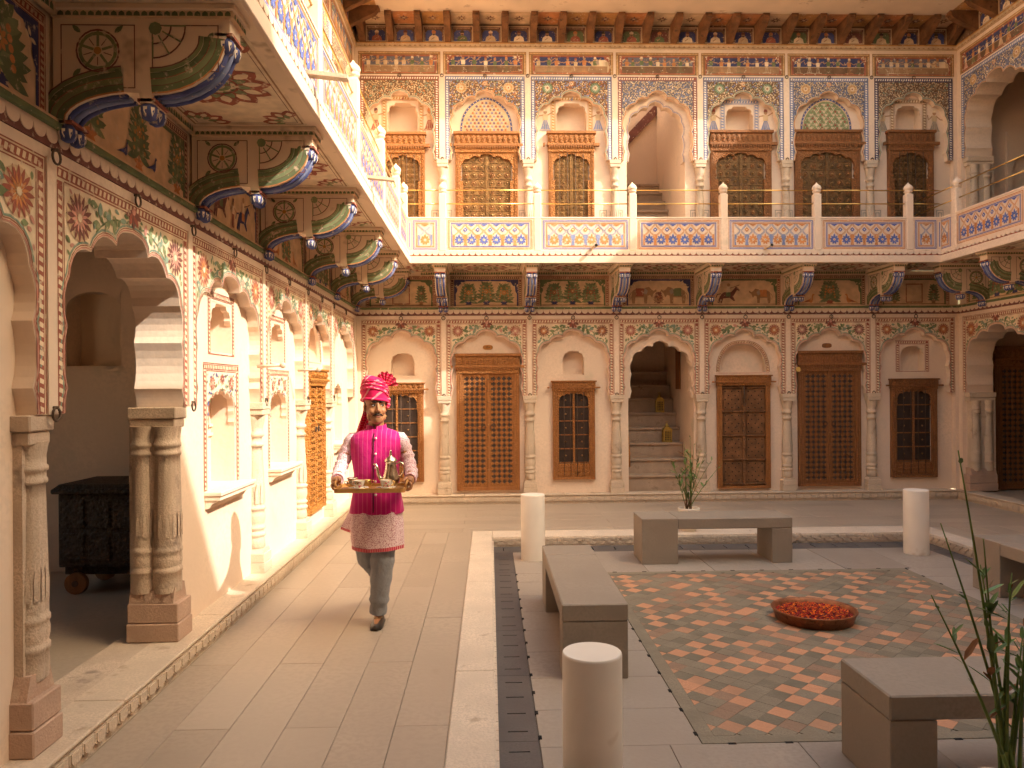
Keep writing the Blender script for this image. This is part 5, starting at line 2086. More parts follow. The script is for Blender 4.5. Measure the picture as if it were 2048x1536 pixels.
# room behind the open arch
b = MB()
y0, y1, ua, ue, zc = .40, 2.5, 2.6, 6.98, 2.95
b.face([(ua, y0, Z0 - .03), (ue, y0, Z0 - .03), (ue, y1, Z0 - .03), (ua, y1, Z0 - .03)], 'paving2')
b.face([(3.48, .1, Z0 - .005), (5.0, .1, Z0 - .005), (5.0, y0, Z0 - .005), (3.48, y0, Z0 - .005)], 'stone')
wall_holes(b, ua, ue, Z0 - .03, zc, y1, [(5.0, 6.0, .9, 2.4)], 'plaster', .1)  # opening in the unseen back wall, added to brighten the room
b.face([(ua, y0, Z0 - .03), (ua, y1, Z0 - .03), (ua, y1, zc), (ua, y0, zc)], 'plaster')
b.face([(ua, y0, zc), (ue, y0, zc), (ue, y1, zc), (ua, y1, zc)], 'plaster')
wall_holes(b, 5.28, ue, Z0 - .03, zc, y0 - .095, [], 'plaster', .095)
wall_holes(b, ua, 3.40, Z0 - .03, zc, y0 + .002, [], 'plaster', .01)
b.face([(3.4, y0, ZP), (5.1, y0, ZP), (5.1, y0, zc), (3.4, y0, zc)], 'plaster')
b.face([(3.4, .28, ZP + .004), (5.12, .28, ZP + .004), (5.12, y0, ZP + .004), (3.4, y0, ZP + .004)], 'plaster')
pass
# end wall with an arched recess
rec = (1.32, 1.80, 1.93, 2.60)
for (a0, a1, c0, c1) in ((y0, rec[0], Z0 - .03, zc), (rec[1], y1, Z0 - .03, zc), (rec[0], rec[1], Z0 - .03, rec[2]), (rec[0], rec[1], rec[3], zc)):
    b.face([(ue, a0, c0), (ue, a1, c0), (ue, a1, c1), (ue, a0, c1)], 'plaster')
d = .25
b.face([(ue + d, rec[0], rec[2]), (ue + d, rec[1], rec[2]), (ue + d, rec[1], rec[3]), (ue + d, rec[0], rec[3])], 'plaster_warm')
for q in (0, 1):
    b.face([(ue, rec[q], rec[2]), (ue + d, rec[q], rec[2]), (ue + d, rec[q], rec[3]), (ue, rec[q], rec[3])], 'plaster')
    b.face([(ue, rec[0], rec[2 + q]), (ue + d, rec[0], rec[2 + q]), (ue + d, rec[1], rec[2 + q]), (ue, rec[1], rec[2 + q])], 'plaster')
cyy = (rec[0] + rec[1]) / 2
arcp = [(cyy + .24 * math.cos(t), rec[3] - .16 + .155 * math.sin(t)) for t in [math.pi * k / 12 for k in range(13)]]
b.prism([(rec[0], rec[3] + .002), (rec[1], rec[3] + .002)] + arcp, ue - .001, ue + .06, 'plaster', ax='x')
b.box(ue - .02, ue, y0, y1, rec[2] - .05, rec[2] - .02, 'plaster')
b.build('room', left)

# ---- right wing
RB = [0.06, 1.66, 3.2, 4.75, 6.3, 7.85, 9.4, 10.5]
right = make_wing('courtyard_wing', (RX, BY, 0), R(-90), 'shaded right wing at the edge, with open arches on both floors', 10.57, .74, RB, RB,
                  [1.10, 2.55, 4.05, 5.55, 7.05, 8.55], None, (.0, 10.5), cor0=0.0, cor1=0.0, pb0=0.0, pb1=10.57, dz=.006, eave_span=(.5, 10.4))
for i in range(7):
    u0, u1 = RB[i], RB[i + 1]
    mural(right, u0, u1, ['trees_green', 'elephants', 'birds', 'trees_blue', 'horse', 'tablet', 'birds'][i], 90 + i)
    soffit(right, u0 + (.1 if i == 0 else 0), u1, .74, i)
    low_bay(right, u0, u1, None, 110 + i, t=.40 if i == 0 else RD)
    up_bay(right, u0, u1, 5 if i == 0 else i, t=.40 if i == 0 else RD, dens=1.0 if i < 2 else .25)
    if i:
        pilaster(right, u0, RD)
        pilaster(right, u0, RD, ZUS, ZUP, .042)
        bracket(right, u0, .74, ZSO, i)
        if i > 1:
            column(right, u0, .045, Z0, ZS, .072)
        column(right, u0, .055, ZBF, ZUS, .060)
bracket(right, .62, .74, ZSO, 3)
b = MB()
b.box(0.0, .095, -.008, .12, Z0, ZP, 'plaster')
b.box(0.0, .102, -.008, .12, ZBF, ZUP, 'plaster')
b.build('pilaster', right)
pier(right, .15, 0.02, .42, Z0, ZS, .06, 'stone_pale', False, sides=(1,))
pier(right, 1.66, 0.0, .40, Z0, ZS, .085, 'stone_pale')
pier(right, .15, 0.02, .42, ZBF, ZUS, .06, 'stone_pale', False, sides=(1,))
pier(right, 1.66, 0.0, .40, ZBF, ZUS, .085, 'stone_pale')
b = MB()
wall_holes(b, 1.66, 10.5, Z0, ZP, RD, [], 'plaster', .16)
b.build('recessed_wall', right)
b = MB()
wall_holes(b, 1.66, 10.5, ZBF, ZUP, RD, [], 'plaster', .16)
b.build('recessed_wall', right)
for z0, zc in ((Z0 - .02, 3.0), (ZBF, 6.9)):
    b = MB()
    y0, y1, ua, ue = .42, 2.4, -.02, 3.2
    b.face([(ua, 0.05, z0), (ue, 0.05, z0), (ue, y1, z0), (ua, y1, z0)], 'paving2')
    b.face([(ua, y1, z0), (ue, y1, z0), (ue, y1, zc), (ua, y1, zc)], 'plaster')
    b.face([(ua, .05, z0), (ua, y1, z0), (ua, y1, zc), (ua, .05, zc)], 'plaster')
    b.face([(ue, .2, z0), (ue, y1, z0), (ue, y1, zc), (ue, .2, zc)], 'plaster')
    b.face([(ua, .15, zc), (ue, .15, zc), (ue, y1, zc), (ua, y1, zc)], 'plaster')
    zt = ZP if z0 < 1 else ZUP
    b.face([(ua, y0 - .0, zt - .02), (1.75, y0, zt - .02), (1.75, y0, zc), (ua, y0, zc)], 'plaster')
    wall_holes(b, 1.75, ue, z0, zc, .32, [], 'plaster', .05)
    b.build('loggia', right)
D = door_lattice(right, .0, .98, Z0, 2.30, 0, 'wood_dark', 'wood_darkcarved', 'wood_dark', .30)
D.location = (.0, 1.02, Z0)
D.rotation_euler = (0, 0, R(90))
b = MB()
b.box(0, .92, -.03, 0, 0, 1.5, 'plaster')
A = arch_pts(.46, .36, .5, 1.25, 4)
o = MB()
o.prism([(0.0, .0), (0.0, 1.5), (.92, 1.5), (.92, 0)] + [(A[-1][0], 0)] + A[::-1] + [(A[0][0], 0)], -.05, 0.0, 'plaster')
n_ = o.build('blind_arch', right, (-.02, .75, ZBF + .45))
n_.rotation_euler = (0, 0, R(90))

# ---- the wing over the loggia in which the viewer stands
front = empty('courtyard_wing', (0, FY, 0))
tag(front, 'plain wing over the loggia behind the viewer, closing the courtyard', 'building')
b = MB()
b.box(LX - .3, RX + .3, -4.6, 0, 3.45, 7.30, 'plaster')
b.build('upper_storey', front)
b = MB()
b.box(LX - .3, RX + .3, -.3, 0, 7.30, 8.45, 'plaster')
b.build('roof_parapet', front)
b = MB()
b.box(LX - .3, RX + .3, -4.6, -4.4, -.05, 3.45, 'plaster')
b.box(LX - .4, LX, -4.4, .2, -.05, 3.45, 'plaster')
b.box(RX, RX + .4, -4.4, .2, -.05, 3.45, 'plaster')
b.build('loggia_wall', front)
b = MB()
b.box(LX, RX, 0, .80, 3.46, 3.62, 'plaster_warm')
b.box(LX + .84, RX - .75, .74, .83, 3.62, 4.09, 'plaster')
b.build('balcony', front)
# ------------------------------------------------------------------ benches, bollards, bowl, plants
GB = 'stone benches round the tiled court'


def bench(x, y, rz, label, flip=False, L=1.83, Wd=.43):
    """slab bench: long axis x, seat on two block legs; one end leg runs up to the top"""
    e = empty('stone_bench', (x, y, CZ), rz)
    tag(e, label, 'bench', GB)
    h, th, lg, lg2 = .463, .108, .37, .21
    s = -1 if flip else 1
    full0, full1 = -L / 2, -L / 2 + lg
    b = MB()
    b.box(full1 - .0 + .0015 if s < 0 else -L / 2, L / 2, -Wd / 2, Wd / 2, h - th, h, 'bench', bev=.007)
    b.build('seat', e)
    b = MB()
    b.box(-L / 2 + (.002 if s > 0 else 0), -L / 2 + lg, -Wd / 2 + (.002 if s > 0 else 0), Wd / 2 - (.002 if s > 0 else 0), 0, (h - th - .002) if s > 0 else h, 'bench', bev=.004)
    b.build('leg', e)
    b = MB()
    b.box(L / 2 - lg2, L / 2 - .002, -Wd / 2 + .002, Wd / 2 - .002, 0, h - th - .002, 'bench', bev=.004)
    b.build('leg', e)
    return e


bench(.643, 5.636, R(-90), 'grey stone bench on the left, running away from the viewer behind the near pillar', True, 1.80, .41)
bench(2.315, 8.02, 0, 'grey stone bench at the far side, in front of the white plant pot', True, 1.55, .46)
bench(1.712 + .90, 3.497, R(180), 'grey stone bench cut off at lower right, behind the near plant', True, 1.80, .47)
bench(4.513, 5.85, R(-90), 'grey stone bench at the right edge of the photo, partly out of frame', True, 1.80, .43)


def bollard(x, y, label, r=.126, h=.685):
    b = MB()
    b.lathe([(r * .985, 0), (r, .012), (r, h - .012), (r * .985, h - .003), (r * .96, h)], 0, 0, 'marble', 48)
    o = b.build('marble_pillar', None, (x, y, CZ))
    for p in o.data.polygons:
        if len(p.vertices) > 8: p.use_smooth = False
    tag(o, label, 'pillar', 'short round marble pillars at the court corners')


bollard(.425, 3.24, 'large white marble pillar stump in the foreground, cut by the lower edge')
bollard(.447, 8.11, 'white marble pillar stump at the far left corner, behind the left bench')
bollard(4.57, 8.14, 'white marble pillar stump at the far right corner of the court')

# bowl of petals
bx, by = 2.49, 5.87
e = empty('petal_bowl', (bx, by, CZ + .002))
tag(e, 'wide hammered copper bowl standing on the patterned tiles', 'bowl')
b = MB()
b.lathe([(.272, 0), (.284, .006), (.303, .070), (.312, .082), (.312, .088), (.300, .088), (.290, .078), (.276, .050), (.266, .026)], 0, 0, 'copper', 44)
b.build('bowl', e)
b = MB()
for k in range(2):
    b.torus((0, 0, 0), .20, .008, 'copper', 'z', 1, 4) if False else None
b.torus((0, 0, .085), .311, .006, 'copper', 'z', 44, 6)
b.build('rim', e)
e2 = empty('flower_petals', (bx, by, CZ + .044))
tag(e2, 'loose orange and red marigold petals filling the copper bowl', 'petals', kind='stuff')
b = MB()
rp = random.Random(8)
b.lathe([(.268, -.02), (.276, 0.004)], 0, 0, 'petal_dark', 32)
for k in range(2600):
    t, q = rp.uniform(0, 6.283), .274 * math.sqrt(rp.random())
    x, y, z = q * math.cos(t), q * math.sin(t), .010 + .016 * (1 - (q / .27) ** 2) + rp.uniform(0, .012)
    L, w, a, til = rp.uniform(.012, .026), rp.uniform(.008, .016), rp.uniform(0, 6.28), rp.uniform(-.9, .9)
    n1 = .5 * math.sin(9 * x / .1 + 1.7 * y / .1) * math.sin(8 * y / .1) + rp.uniform(-1.0, 1.0)
    m = 'petal_orange' if n1 > .25 else ('petal_red' if n1 > -.40 else 'petal_dark')
    dx, dy = math.cos(a), math.sin(a)
    b.face([(x - dx * L * .5, y - dy * L * .5, z), (x - dy * w * .5, y + dx * w * .5, z + L * .25 * til), (x + dx * L * .5, y + dy * L * .5, z + L * .5 * til), (x + dy * w * .5, y - dx * w * .5, z + L * .25 * til)], m)
b.build('petal_heap', e2)


def reeds(x, y, z, h, n, spread, seed, label, pot, stalks=None, side=()):
    r = random.Random(seed)
    e = empty('potted_plant', (x, y, z))
    tag(e, label, 'plant', 'potted reed plants at the court edge')
    b = MB()
    R0 = .125
    b.lathe([(R0 * .62, 0), (R0 * .66, .004), (R0 * .95, .21), (R0, .245), (R0 * 1.02, .265), (R0 * .98, .275), (R0 * .88, .273), (R0 * .84, .255), (R0 * .80, .235)], 0, 0, 'pot_white', 32)
    b.build('pot', e)
    b = MB()
    b.lathe([(R0 * .82, .225), (R0 * .5, .24), (.01, .242)], 0, 0, 'soil', 20)
    b.build('soil', e)
    for k in range(n):
        if stalks and k < len(stalks):
            tx, ty, th = stalks[k]
        else:
            a = r.uniform(0, 6.28)
            tx, ty, th = spread * r.uniform(.2, 1) * math.cos(a), spread * r.uniform(.1, .7) * math.sin(a), h * r.uniform(.55, 1)
        bxx, byy = r.uniform(-.04, .04), r.uniform(-.04, .04)
        pts, rad = [], []
        for i in range(9):
            t = i / 8
            pts.append((bxx + (tx - bxx) * t ** 1.25, byy + (ty - byy) * t ** 1.25, .21 + (th - .21) * t))
            rad.append(lerp(.0065, .0016, t) * (1.35 if pot == 'near' else 1.0))
        s = MB()
        cut = 3
        s.tube(pts[:cut], rad[:cut], 'stem_brown' if pot == 'far' else 'stem', 6)
        s.tube(pts[cut - 1:], rad[cut - 1:], 'stem', 6)
        so = s.build('stem', e)
        lf = MB()
        m = r.randint(5, 11)
        for i in range(m):
            t = r.uniform(.38, 1.0)
            q = Vector(pts[0]).lerp(Vector(pts[-1]), 0)
            k0 = min(7, int(t * 8))
            q = Vector(pts[k0]).lerp(Vector(pts[k0 + 1]), t * 8 - k0)
            a = r.uniform(0, 6.28)
            L = r.uniform(.05, .13) * (1.0 if t < .9 else .6)
            up = r.uniform(.45, 1.1)
            d = Vector((math.cos(a) * math.cos(up), math.sin(a) * math.cos(up) * .6, math.sin(up)))
            w = Vector((-math.sin(a), math.cos(a), 0)) * L * r.uniform(.07, .13)
            nrm = Vector((0, 0, -.12 * L))
            mm = 'leaf' if r.random() > .10 else 'leaf_tip'
            lf.face([tuple(q), tuple(q + d * L * .3 + w), tuple(q + d * L * .75 + w * .8 + nrm * .5), tuple(q + d * L + nrm)], mm)
            lf.face([tuple(q), tuple(q + d * L + nrm), tuple(q + d * L * .75 - w * .8 + nrm * .5), tuple(q + d * L * .3 - w)], mm)
        lf.build('leaves', so)
    return e


reeds(2.335, 9.0, .016, .98, 16, .24, 3, 'white pot of thin reeds behind the far bench, below the open stairs', 'far',
      [(-.05, 0, 1.03), (.03, .03, 1.10), (.07, 0, 1.02), (.28, -.04, .86), (.40, -.02, .80), (.16, .05, .98), (-.03, .02, .9), (.22, .05, .92)])
reeds(1.84, 2.70, .0, 1.25, 10, .20, 9, 'tall green reed plant in the right foreground, in front of the near bench', 'near',
      [(-.17, 0, 1.47), (-.20, .06, 1.20), (-.10, -.03, 1.16), (-.06, .05, 1.05), (-.26, .02, .95), (.05, .04, 1.02), (.10, 0, .9), (-.02, -.05, .98)])

# lanterns on the stairs
for (x, y, z, lab) in ((2.86, 12.36, Z0 + 3 * .232 + .001, 'brass lantern on the lower step of the open staircase'), (2.86, 12.90, Z0 + 5 * .232 + .001, 'brass lantern higher up the staircase, against the right wall')):
    e = empty('lantern', (x, y, z))
    tag(e, lab, 'lantern', 'brass lanterns on the stairs')
    b = MB()
    w = .062
    b.box(-w - .008, w + .008, -w - .008, w + .008, 0, .018, 'lantern', bev=.003)
    for sx in (-1, 1):
        for sy in (-1, 1):
            b.box(sx * w - .006, sx * w + .006, sy * w - .006, sy * w + .006, .018, .19, 'lantern')
    b.box(-w - .006, w + .006, -w - .006, w + .006, .19, .203, 'lantern')
    b.build('frame', e)
    b = MB()
    for i in range(5):
        t = lerp(-w + .012, w - .012, i / 4)
        b.box(t - .004, t + .004, -w - .003, -w + .003, .018, .19, 'lantern')
        b.box(-w - .003, -w + .003, t - .004, t + .004, .018, .19, 'lantern')
    for i in range(6):
        zz = .03 + i * .029
        b.box(-w + .006, w - .006, -w - .004, -w - .001, zz - .004, zz + .004, 'lantern')
    b.box(-w + .012, w - .012, -w + .012, w - .012, .02, .185, 'pane_dark')
    b.build('grille', e)
    b = MB()
    b.prism([(-w - .012, .203), (w + .012, .203), (w * .55, .245), (-w * .55, .245)], -w * .9, w * .9, 'lantern')
    b.lathe([(.034, .245), (.036, .262), (.024, .275), (.012, .29), (.014, .296), (.006, .302)], 0, 0, 'lantern', 12)
    b.torus((0, 0, .318), .018, .0035, 'lantern')
    b.build('roof', e)

# wheeled chest in the dark room
e = empty('wooden_chest', (-2.98, 6.42, Z0 - .03))
tag(e, 'dark carved wooden chest on wheels inside the open doorway', 'chest')
b = MB()
b.box(-.42, .42, -.26, .30, .22, .80, 'chest', bev=.008)
for i in range(4):
    for j in range(2):
        b.box(-.38 + i * .195, -.38 + i * .195 + .165, -.272, -.258, .27 + j * .26, .27 + j * .26 + .22, 'chest', bev=.005)
b.build('body', e)
b = MB()
b.box(-.46, .46, -.30, .32, .80, .84, 'chest', bev=.010)
b.prism([(-.45, .84), (.45, .84), (.40, .875), (-.40, .875)], -.28, .30, 'chest')
b.build('lid', e)
for sx in (-1, 1):
    for yy in (-.22, .24):
        b = MB()
        b.tube([(sx * .30 - .025, yy, .085), (sx * .30 + .025, yy, .085)] if False else [(sx * .30, yy - .025, .085), (sx * .30, yy + .025, .085)], .085, 'wood_dark', 20)
        b.tube([(sx * .30, yy - .032, .085), (sx * .30, yy + .032, .085)], .025, 'iron', 10)
        b.build('wheel', e)
b = MB()
b.box(-.40, .40, -.20, .26, .15, .22, 'chest')
b.build('base_frame', e)

# yellow cloth tag on the lintel end of the dark lattice door
b = MB()
b.prism([(-.028, 0), (-.034, -.05), (-.012, -.062), (.0, -.05), (.012, -.064), (.034, -.048), (.030, 0), (.012, .012), (-.012, .010)], -.006, .004, 'p_yellow')
o = b.build('cloth_tag', None, (4.665, BY + RD - .105, 1.99))
tag(o, 'small yellow cloth tag hanging from the lintel end of the dark lattice door', 'tag')
# ------------------------------------------------------------------ the waiter with his tray
mat('skin', (0.36, 0.165, 0.075), 0.5, 0.10, 20.0, 0.05, 120.0, spec=0.4)
mat('hair', (0.014, 0.010, 0.008), 0.6, 0.2, 60.0)
mat('eye_white', (0.62, 0.54, 0.46), 0.3, 0.03, 10.0, spec=0.5)
mat('lips', (0.30, 0.10, 0.065), 0.45, 0.1, 30.0)
mat('trousers', (0.28, 0.295, 0.325), 0.8, 0.08, 9.0, 0.8, 13.0, dist=0.02)
mat('shoe', (0.030, 0.022, 0.018), 0.35, 0.3, 40.0, 0.2, 90.0, spec=0.5)
mat('shoe_trim', (0.32, 0.22, 0.10), 0.4, 0.2, 40.0, metal=0.5)
mat('button', (0.75, 0.62, 0.60), 0.3, 0.05, 10.0, spec=0.5)
mat('tray_wood', (0.50, 0.25, 0.075), 0.45, 0.15, 6.0, 0.1, 30.0, stretch=(2, 14, 4), fine=0.1)
mat('silver', (0.78, 0.68, 0.52), 0.24, 0.05, 20.0, metal=1.0, bump=0.15, bscale=60.0, dist=0.002)
mat('china', (0.82, 0.76, 0.68), 0.2, 0.03, 10.0, spec=0.5)
mat('gilt', (0.75, 0.48, 0.16), 0.3, 0.05, 10.0, metal=0.9)
mat('china_pink', (0.62, 0.14, 0.18), 0.3, 0.2, 60.0)
mat('china_green', (0.12, 0.18, 0.06), 0.3, 0.2, 60.0)


def cloth(name, base, line, stripe=None, dots=None, rough=0.75):
    """woven cloth: thin stripes (wave) or a dense small print"""
    m = bpy.data.materials.new(name)
    m.use_nodes = True
    n, l = m.node_tree.nodes, m.node_tree.links
    bs = n['Principled BSDF']
    bs.inputs['Roughness'].default_value = rough
    bs.inputs['Specular IOR Level'].default_value = .2
    bs.inputs['Sheen Weight'].default_value = .15
    tc = n.new('ShaderNodeTexCoord')
    mx = n.new('ShaderNodeMix')
    mx.data_type = 'RGBA'
    mx.inputs[6].default_value = (*base, 1)
    mx.inputs[7].default_value = (*line, 1)
    mr = n.new('ShaderNodeMapRange')
    if stripe:
        mp = n.new('ShaderNodeMapping')
        mp.inputs['Rotation'].default_value = stripe[1]
        l.new(tc.outputs['Object'], mp.inputs[0])
        t = n.new('ShaderNodeTexWave')
        t.inputs['Scale'].default_value = stripe[0]
        t.inputs['Distortion'].default_value = stripe[3]
        t.inputs['Detail'].default_value = 2
        t.inputs['Detail Scale'].default_value = 3
        l.new(mp.outputs[0], t.inputs[0])
        l.new(t.outputs['Fac'], mr.inputs[0])
        mr.inputs[1].default_value = stripe[2]
        mr.inputs[2].default_value = min(1, stripe[2] + .04)
        mr.inputs[4].default_value = stripe[4]
    else:
        t = n.new('ShaderNodeTexVoronoi')
        t.feature = 'F1'
        t.inputs['Scale'].default_value = dots
        l.new(tc.outputs['Object'], t.inputs[0])
        l.new(t.outputs['Distance'], mr.inputs[0])
        mr.inputs[1].default_value = .34
        mr.inputs[2].default_value = .44
    l.new(mr.outputs[0], mx.inputs[0])
    l.new(mx.outputs[2], bs.inputs['Base Color'])
    nz = n.new('ShaderNodeTexNoise')
    nz.inputs['Scale'].default_value = 16
    l.new(tc.outputs['Object'], nz.inputs[0])
    bp = n.new('ShaderNodeBump')
    bp.inputs['Strength'].default_value = .6
    bp.inputs['Distance'].default_value = .012
    l.new(nz.outputs[0], bp.inputs['Height'])
    l.new(bp.outputs[0], bs.inputs['Normal'])
    MATS[name] = m


cloth('vest', (0.50, 0.006, 0.150), (0.72, 0.20, 0.36), (9.5, (0, 0, 0), .965, .0, .75))
cloth('kurta', (0.42, 0.13, 0.19), (0.78, 0.60, 0.62), dots=130)
cloth('hem', (0.52, 0.02, 0.06), (0.72, 0.5, 0.45), (26, (0, 0, 0), .75, .0, .6))
cloth('turban', (0.72, 0.010, 0.110), (0.80, 0.33, 0.36), (4.6, (0, R(-42), R(20)), .90, 1.2, .85))
cloth('turban_plain', (0.70, 0.012, 0.085), (0.82, 0.42, 0.40), (16, (0, R(70), R(20)), .90, 2.0, .6))

PX, PY = -.825, 5.63
person = empty('person', (PX, PY, 0))
tag(person, 'person in pink striped vest, printed tunic and pink turban, walking with a tray', 'person')


def arr(v, k=1.0):
    return tuple(v)


def remeshed(mb_, name, voxel, parent, smooth_it=3):
    me = mb_.mesh(name + '_raw')
    o = bpy.data.objects.new(name + '_raw', me)
    COL.objects.link(o)
    m = o.modifiers.new('r', 'REMESH')
    m.mode = 'VOXEL'
    m.voxel_size = voxel
    sm = o.modifiers.new('s', 'SMOOTH')
    sm.factor = .5
    sm.iterations = smooth_it
    dg = bpy.context.evaluated_depsgraph_get()
    dg.update()
    new = bpy.data.meshes.new_from_object(o.evaluated_get(dg))
    new.name = name
    bpy.data.objects.remove(o)
    new.polygons.foreach_set('use_smooth', [True] * len(new.polygons))
    return link(name, new, parent)


# head frame
HA = R(20)
HF = Vector((math.sin(HA), -math.cos(HA), 0))
HR = Vector((math.cos(HA), math.sin(HA), 0))
HC = Vector((-.004, -.015, 0))


def hp(r, f, z):
    p = HC + HR * r + HF * f
    return (p.x, p.y, z)


def hball(b, r, f, z, rad, sc, m='skin', seg=16, rings=10):
    """ellipsoid in the head frame: scale right, forward, up"""
    rows = []
    for i in range(rings + 1):
        t = math.pi * i / rings
        q = max(math.sin(t), 1e-3)
        rows.append([hp(r + rad * sc[0] * q * math.cos(2 * math.pi * k / seg), f + rad * sc[1] * q * math.sin(2 * math.pi * k / seg), z - rad * sc[2] * math.cos(t)) for k in range(seg)])
    b.grid(rows, m, True, True, True)


b = MB()
hball(b, 0, .0, 1.635, .1, (.80, .96, 1.0))
hball(b, 0, .022, 1.555, .1, (.70, .74, .98))
hball(b, 0, .050, 1.498, .1, (.50, .50, .46))
hball(b, 0, .074, 1.478, .1, (.24, .20, .20))
for s in (-1, 1):
    hball(b, s * .036, .066, 1.548, .1, (.27, .24, .27))
    hball(b, s * .030, .084, 1.613, .1, (.24, .12, .07))
    hball(b, s * .079, -.002, 1.570, .1, (.09, .20, .32))
    hball(b, s * .044, .038, 1.505, .1, (.26, .30, .30))
    hball(b, s * .0125, .102, 1.545, .1, (.085, .09, .075))
b.tube([hp(0, .086, 1.605), hp(0, .102, 1.578), hp(0, .113, 1.550)], [.009, .011, .0135], 'skin', 10)
hball(b, 0, .112, 1.548, .1, (.11, .10, .095))
hball(b, 0, .093, 1.514, .1, (.20, .075, .060))
b.tube([(0, .018, 1.34), (0, .008, 1.42), (-.002, -.004, 1.52)], [.066, .056, .055], 'skin', 16)
# trunk, arms, legs
SHO = {-1: (-.172, .01, 1.345), 1: (.172, .01, 1.345)}
ELB = {-1: (-.262, -.02, 1.130), 1: (.255, -.02, 1.115)}
WRI = {-1: (-.238, -.235, 1.075), 1: (.262, -.235, 1.070)}
for z, rx, ry in ((1.34, .155, .085), (1.25, .15, .10), (1.12, .14, .10), (1.0, .145, .105), (.90, .15, .11)):
    b.ball((0, .01, z), .1, 'skin', 16, 10, (rx * 10, ry * 10, .9))
for s in (-1, 1):
    b.tube([(s * .10, .01, 1.34), SHO[s], tuple(Vector(SHO[s]).lerp(Vector(ELB[s]), .5)), ELB[s], tuple(Vector(ELB[s]).lerp(Vector(WRI[s]), .5)), WRI[s]], [.04, .042, .040, .036, .034, .026], 'skin', 12)
HIP = {1: (.088, 0, .88), -1: (-.085, .02, .88)}
KNE = {1: (.050, -.075, .49), -1: (-.078, .035, .49)}
ANK = {1: (.004, -.005, .085), -1: (-.040, .395, .27)}
for s in (-1, 1):
    b.tube([HIP[s], tuple(Vector(HIP[s]).lerp(Vector(KNE[s]), .5)), KNE[s], tuple(Vector(KNE[s]).lerp(Vector(ANK[s]), .35)), ANK[s]], [.085, .073, .052, .050, .036], 'skin', 12)
b.tube([(.004, .03, .06), (.006, -.06, .038), (.008, -.14, .026), (.008, -.17, .022)], [.030, .028, .022, .014], 'skin', 10)
b.tube([(-.040, .40, .27), (-.040, .47, .20), (-.038, .46, .10), (-.036, .43, .045)], [.034, .036, .034, .022], 'skin', 10)
body = remeshed(b, 'body', .0055, person, 4)
# hands: palm, four fingers curled round the tray handle, thumb on top; joined to the body mesh
h = MB()
for s in (-1, 1):
    hx, hy, hz = (-.222, -.320, 1.070) if s < 0 else (.258, -.320, 1.066)
    wx, wy, wz = WRI[s]
    h.tube([(wx, wy + .03, wz), (wx, wy - .01, wz), (hx + s * .010, hy + .045, hz + .008), (hx + s * .014, hy + .010, hz + .004), (hx + s * .012, hy - .030, hz)], [.027, .026, .031, .033, .022], 'skin', 12)
    for k in range(4):
        yy = hy + .028 - k * .0215
        ln = (.9, 1.0, .96, .8)[k]
        h.tube([(hx + s * .016, yy, hz + .006), (hx + s * .030, yy - .004, hz - .020 * ln), (hx + s * .022, yy - .006, hz - .046 * ln), (hx + s * .002, yy - .006, hz - .056 * ln), (hx - s * .014, yy - .006, hz - .050 * ln)], [.0100, .0098, .0090, .0084, .0066], 'skin', 8)
    h.tube([(hx + s * .010, hy + .030, hz + .016), (hx - s * .008, hy + .004, hz + .024), (hx - s * .020, hy - .022, hz + .016), (hx - s * .024, hy - .038, hz + .006)], [.0125, .0115, .0100, .0075], 'skin', 8)
hm = h.mesh('hands')
import bmesh
bmm = bmesh.new()
bmm.from_mesh(body.data)
bmm.from_mesh(hm)
bmm.to_mesh(body.data)
bmm.free()
bpy.data.meshes.remove(hm)
# face details
for s in (-1, 1):
    e = MB()
    hball(e, s * .031, .0835, 1.590, .1, (.150, .065, .062), 'eye_white', 12, 8)
    hball(e, s * .031 + .006, .0885, 1.590, .1, (.064, .022, .06), 'hair', 10, 6)
    e.tube([hp(s * .031 - .0145, .0855, 1.590), hp(s * .031 - .004, .0905, 1.5965), hp(s * .031 + .006, .0905, 1.5965), hp(s * .031 + .0145, .0855, 1.591)], .0024, 'hair', 6)
    e.build('eye', person)
    e = MB()
    e.tube([hp(s * .012, .097, 1.611), hp(s * .028, .0965, 1.6165), hp(s * .044, .086, 1.614), hp(s * .052, .076, 1.608)], [.0042, .0052, .0044, .0018], 'hair', 7)
    e.build('eyebrow', person)
e = MB()
for s in (-1, 1):
    e.tube([hp(0, .1065, 1.5275), hp(s * .012, .105, 1.5270), hp(s * .024, .098, 1.5225), hp(s * .036, .085, 1.5155), hp(s * .040, .080, 1.5135)], [.0042, .0052, .0044, .0028, .0012], 'hair', 7)
e.build('moustache', person)
e = MB()
hball(e, 0, .0985, 1.5085, .1, (.18, .050, .042), 'lips', 12, 8)
e.build('mouth', person)
e = MB()
for s in (-1, 1):
    hball(e, s * .070, -.012, 1.600, .1, (.10, .30, .28), 'hair', 12, 8)
hball(e, 0, -.055, 1.585, .1, (.60, .44, .55), 'hair', 14, 8)
e.build('hair', person)

wob = random.Random(2)


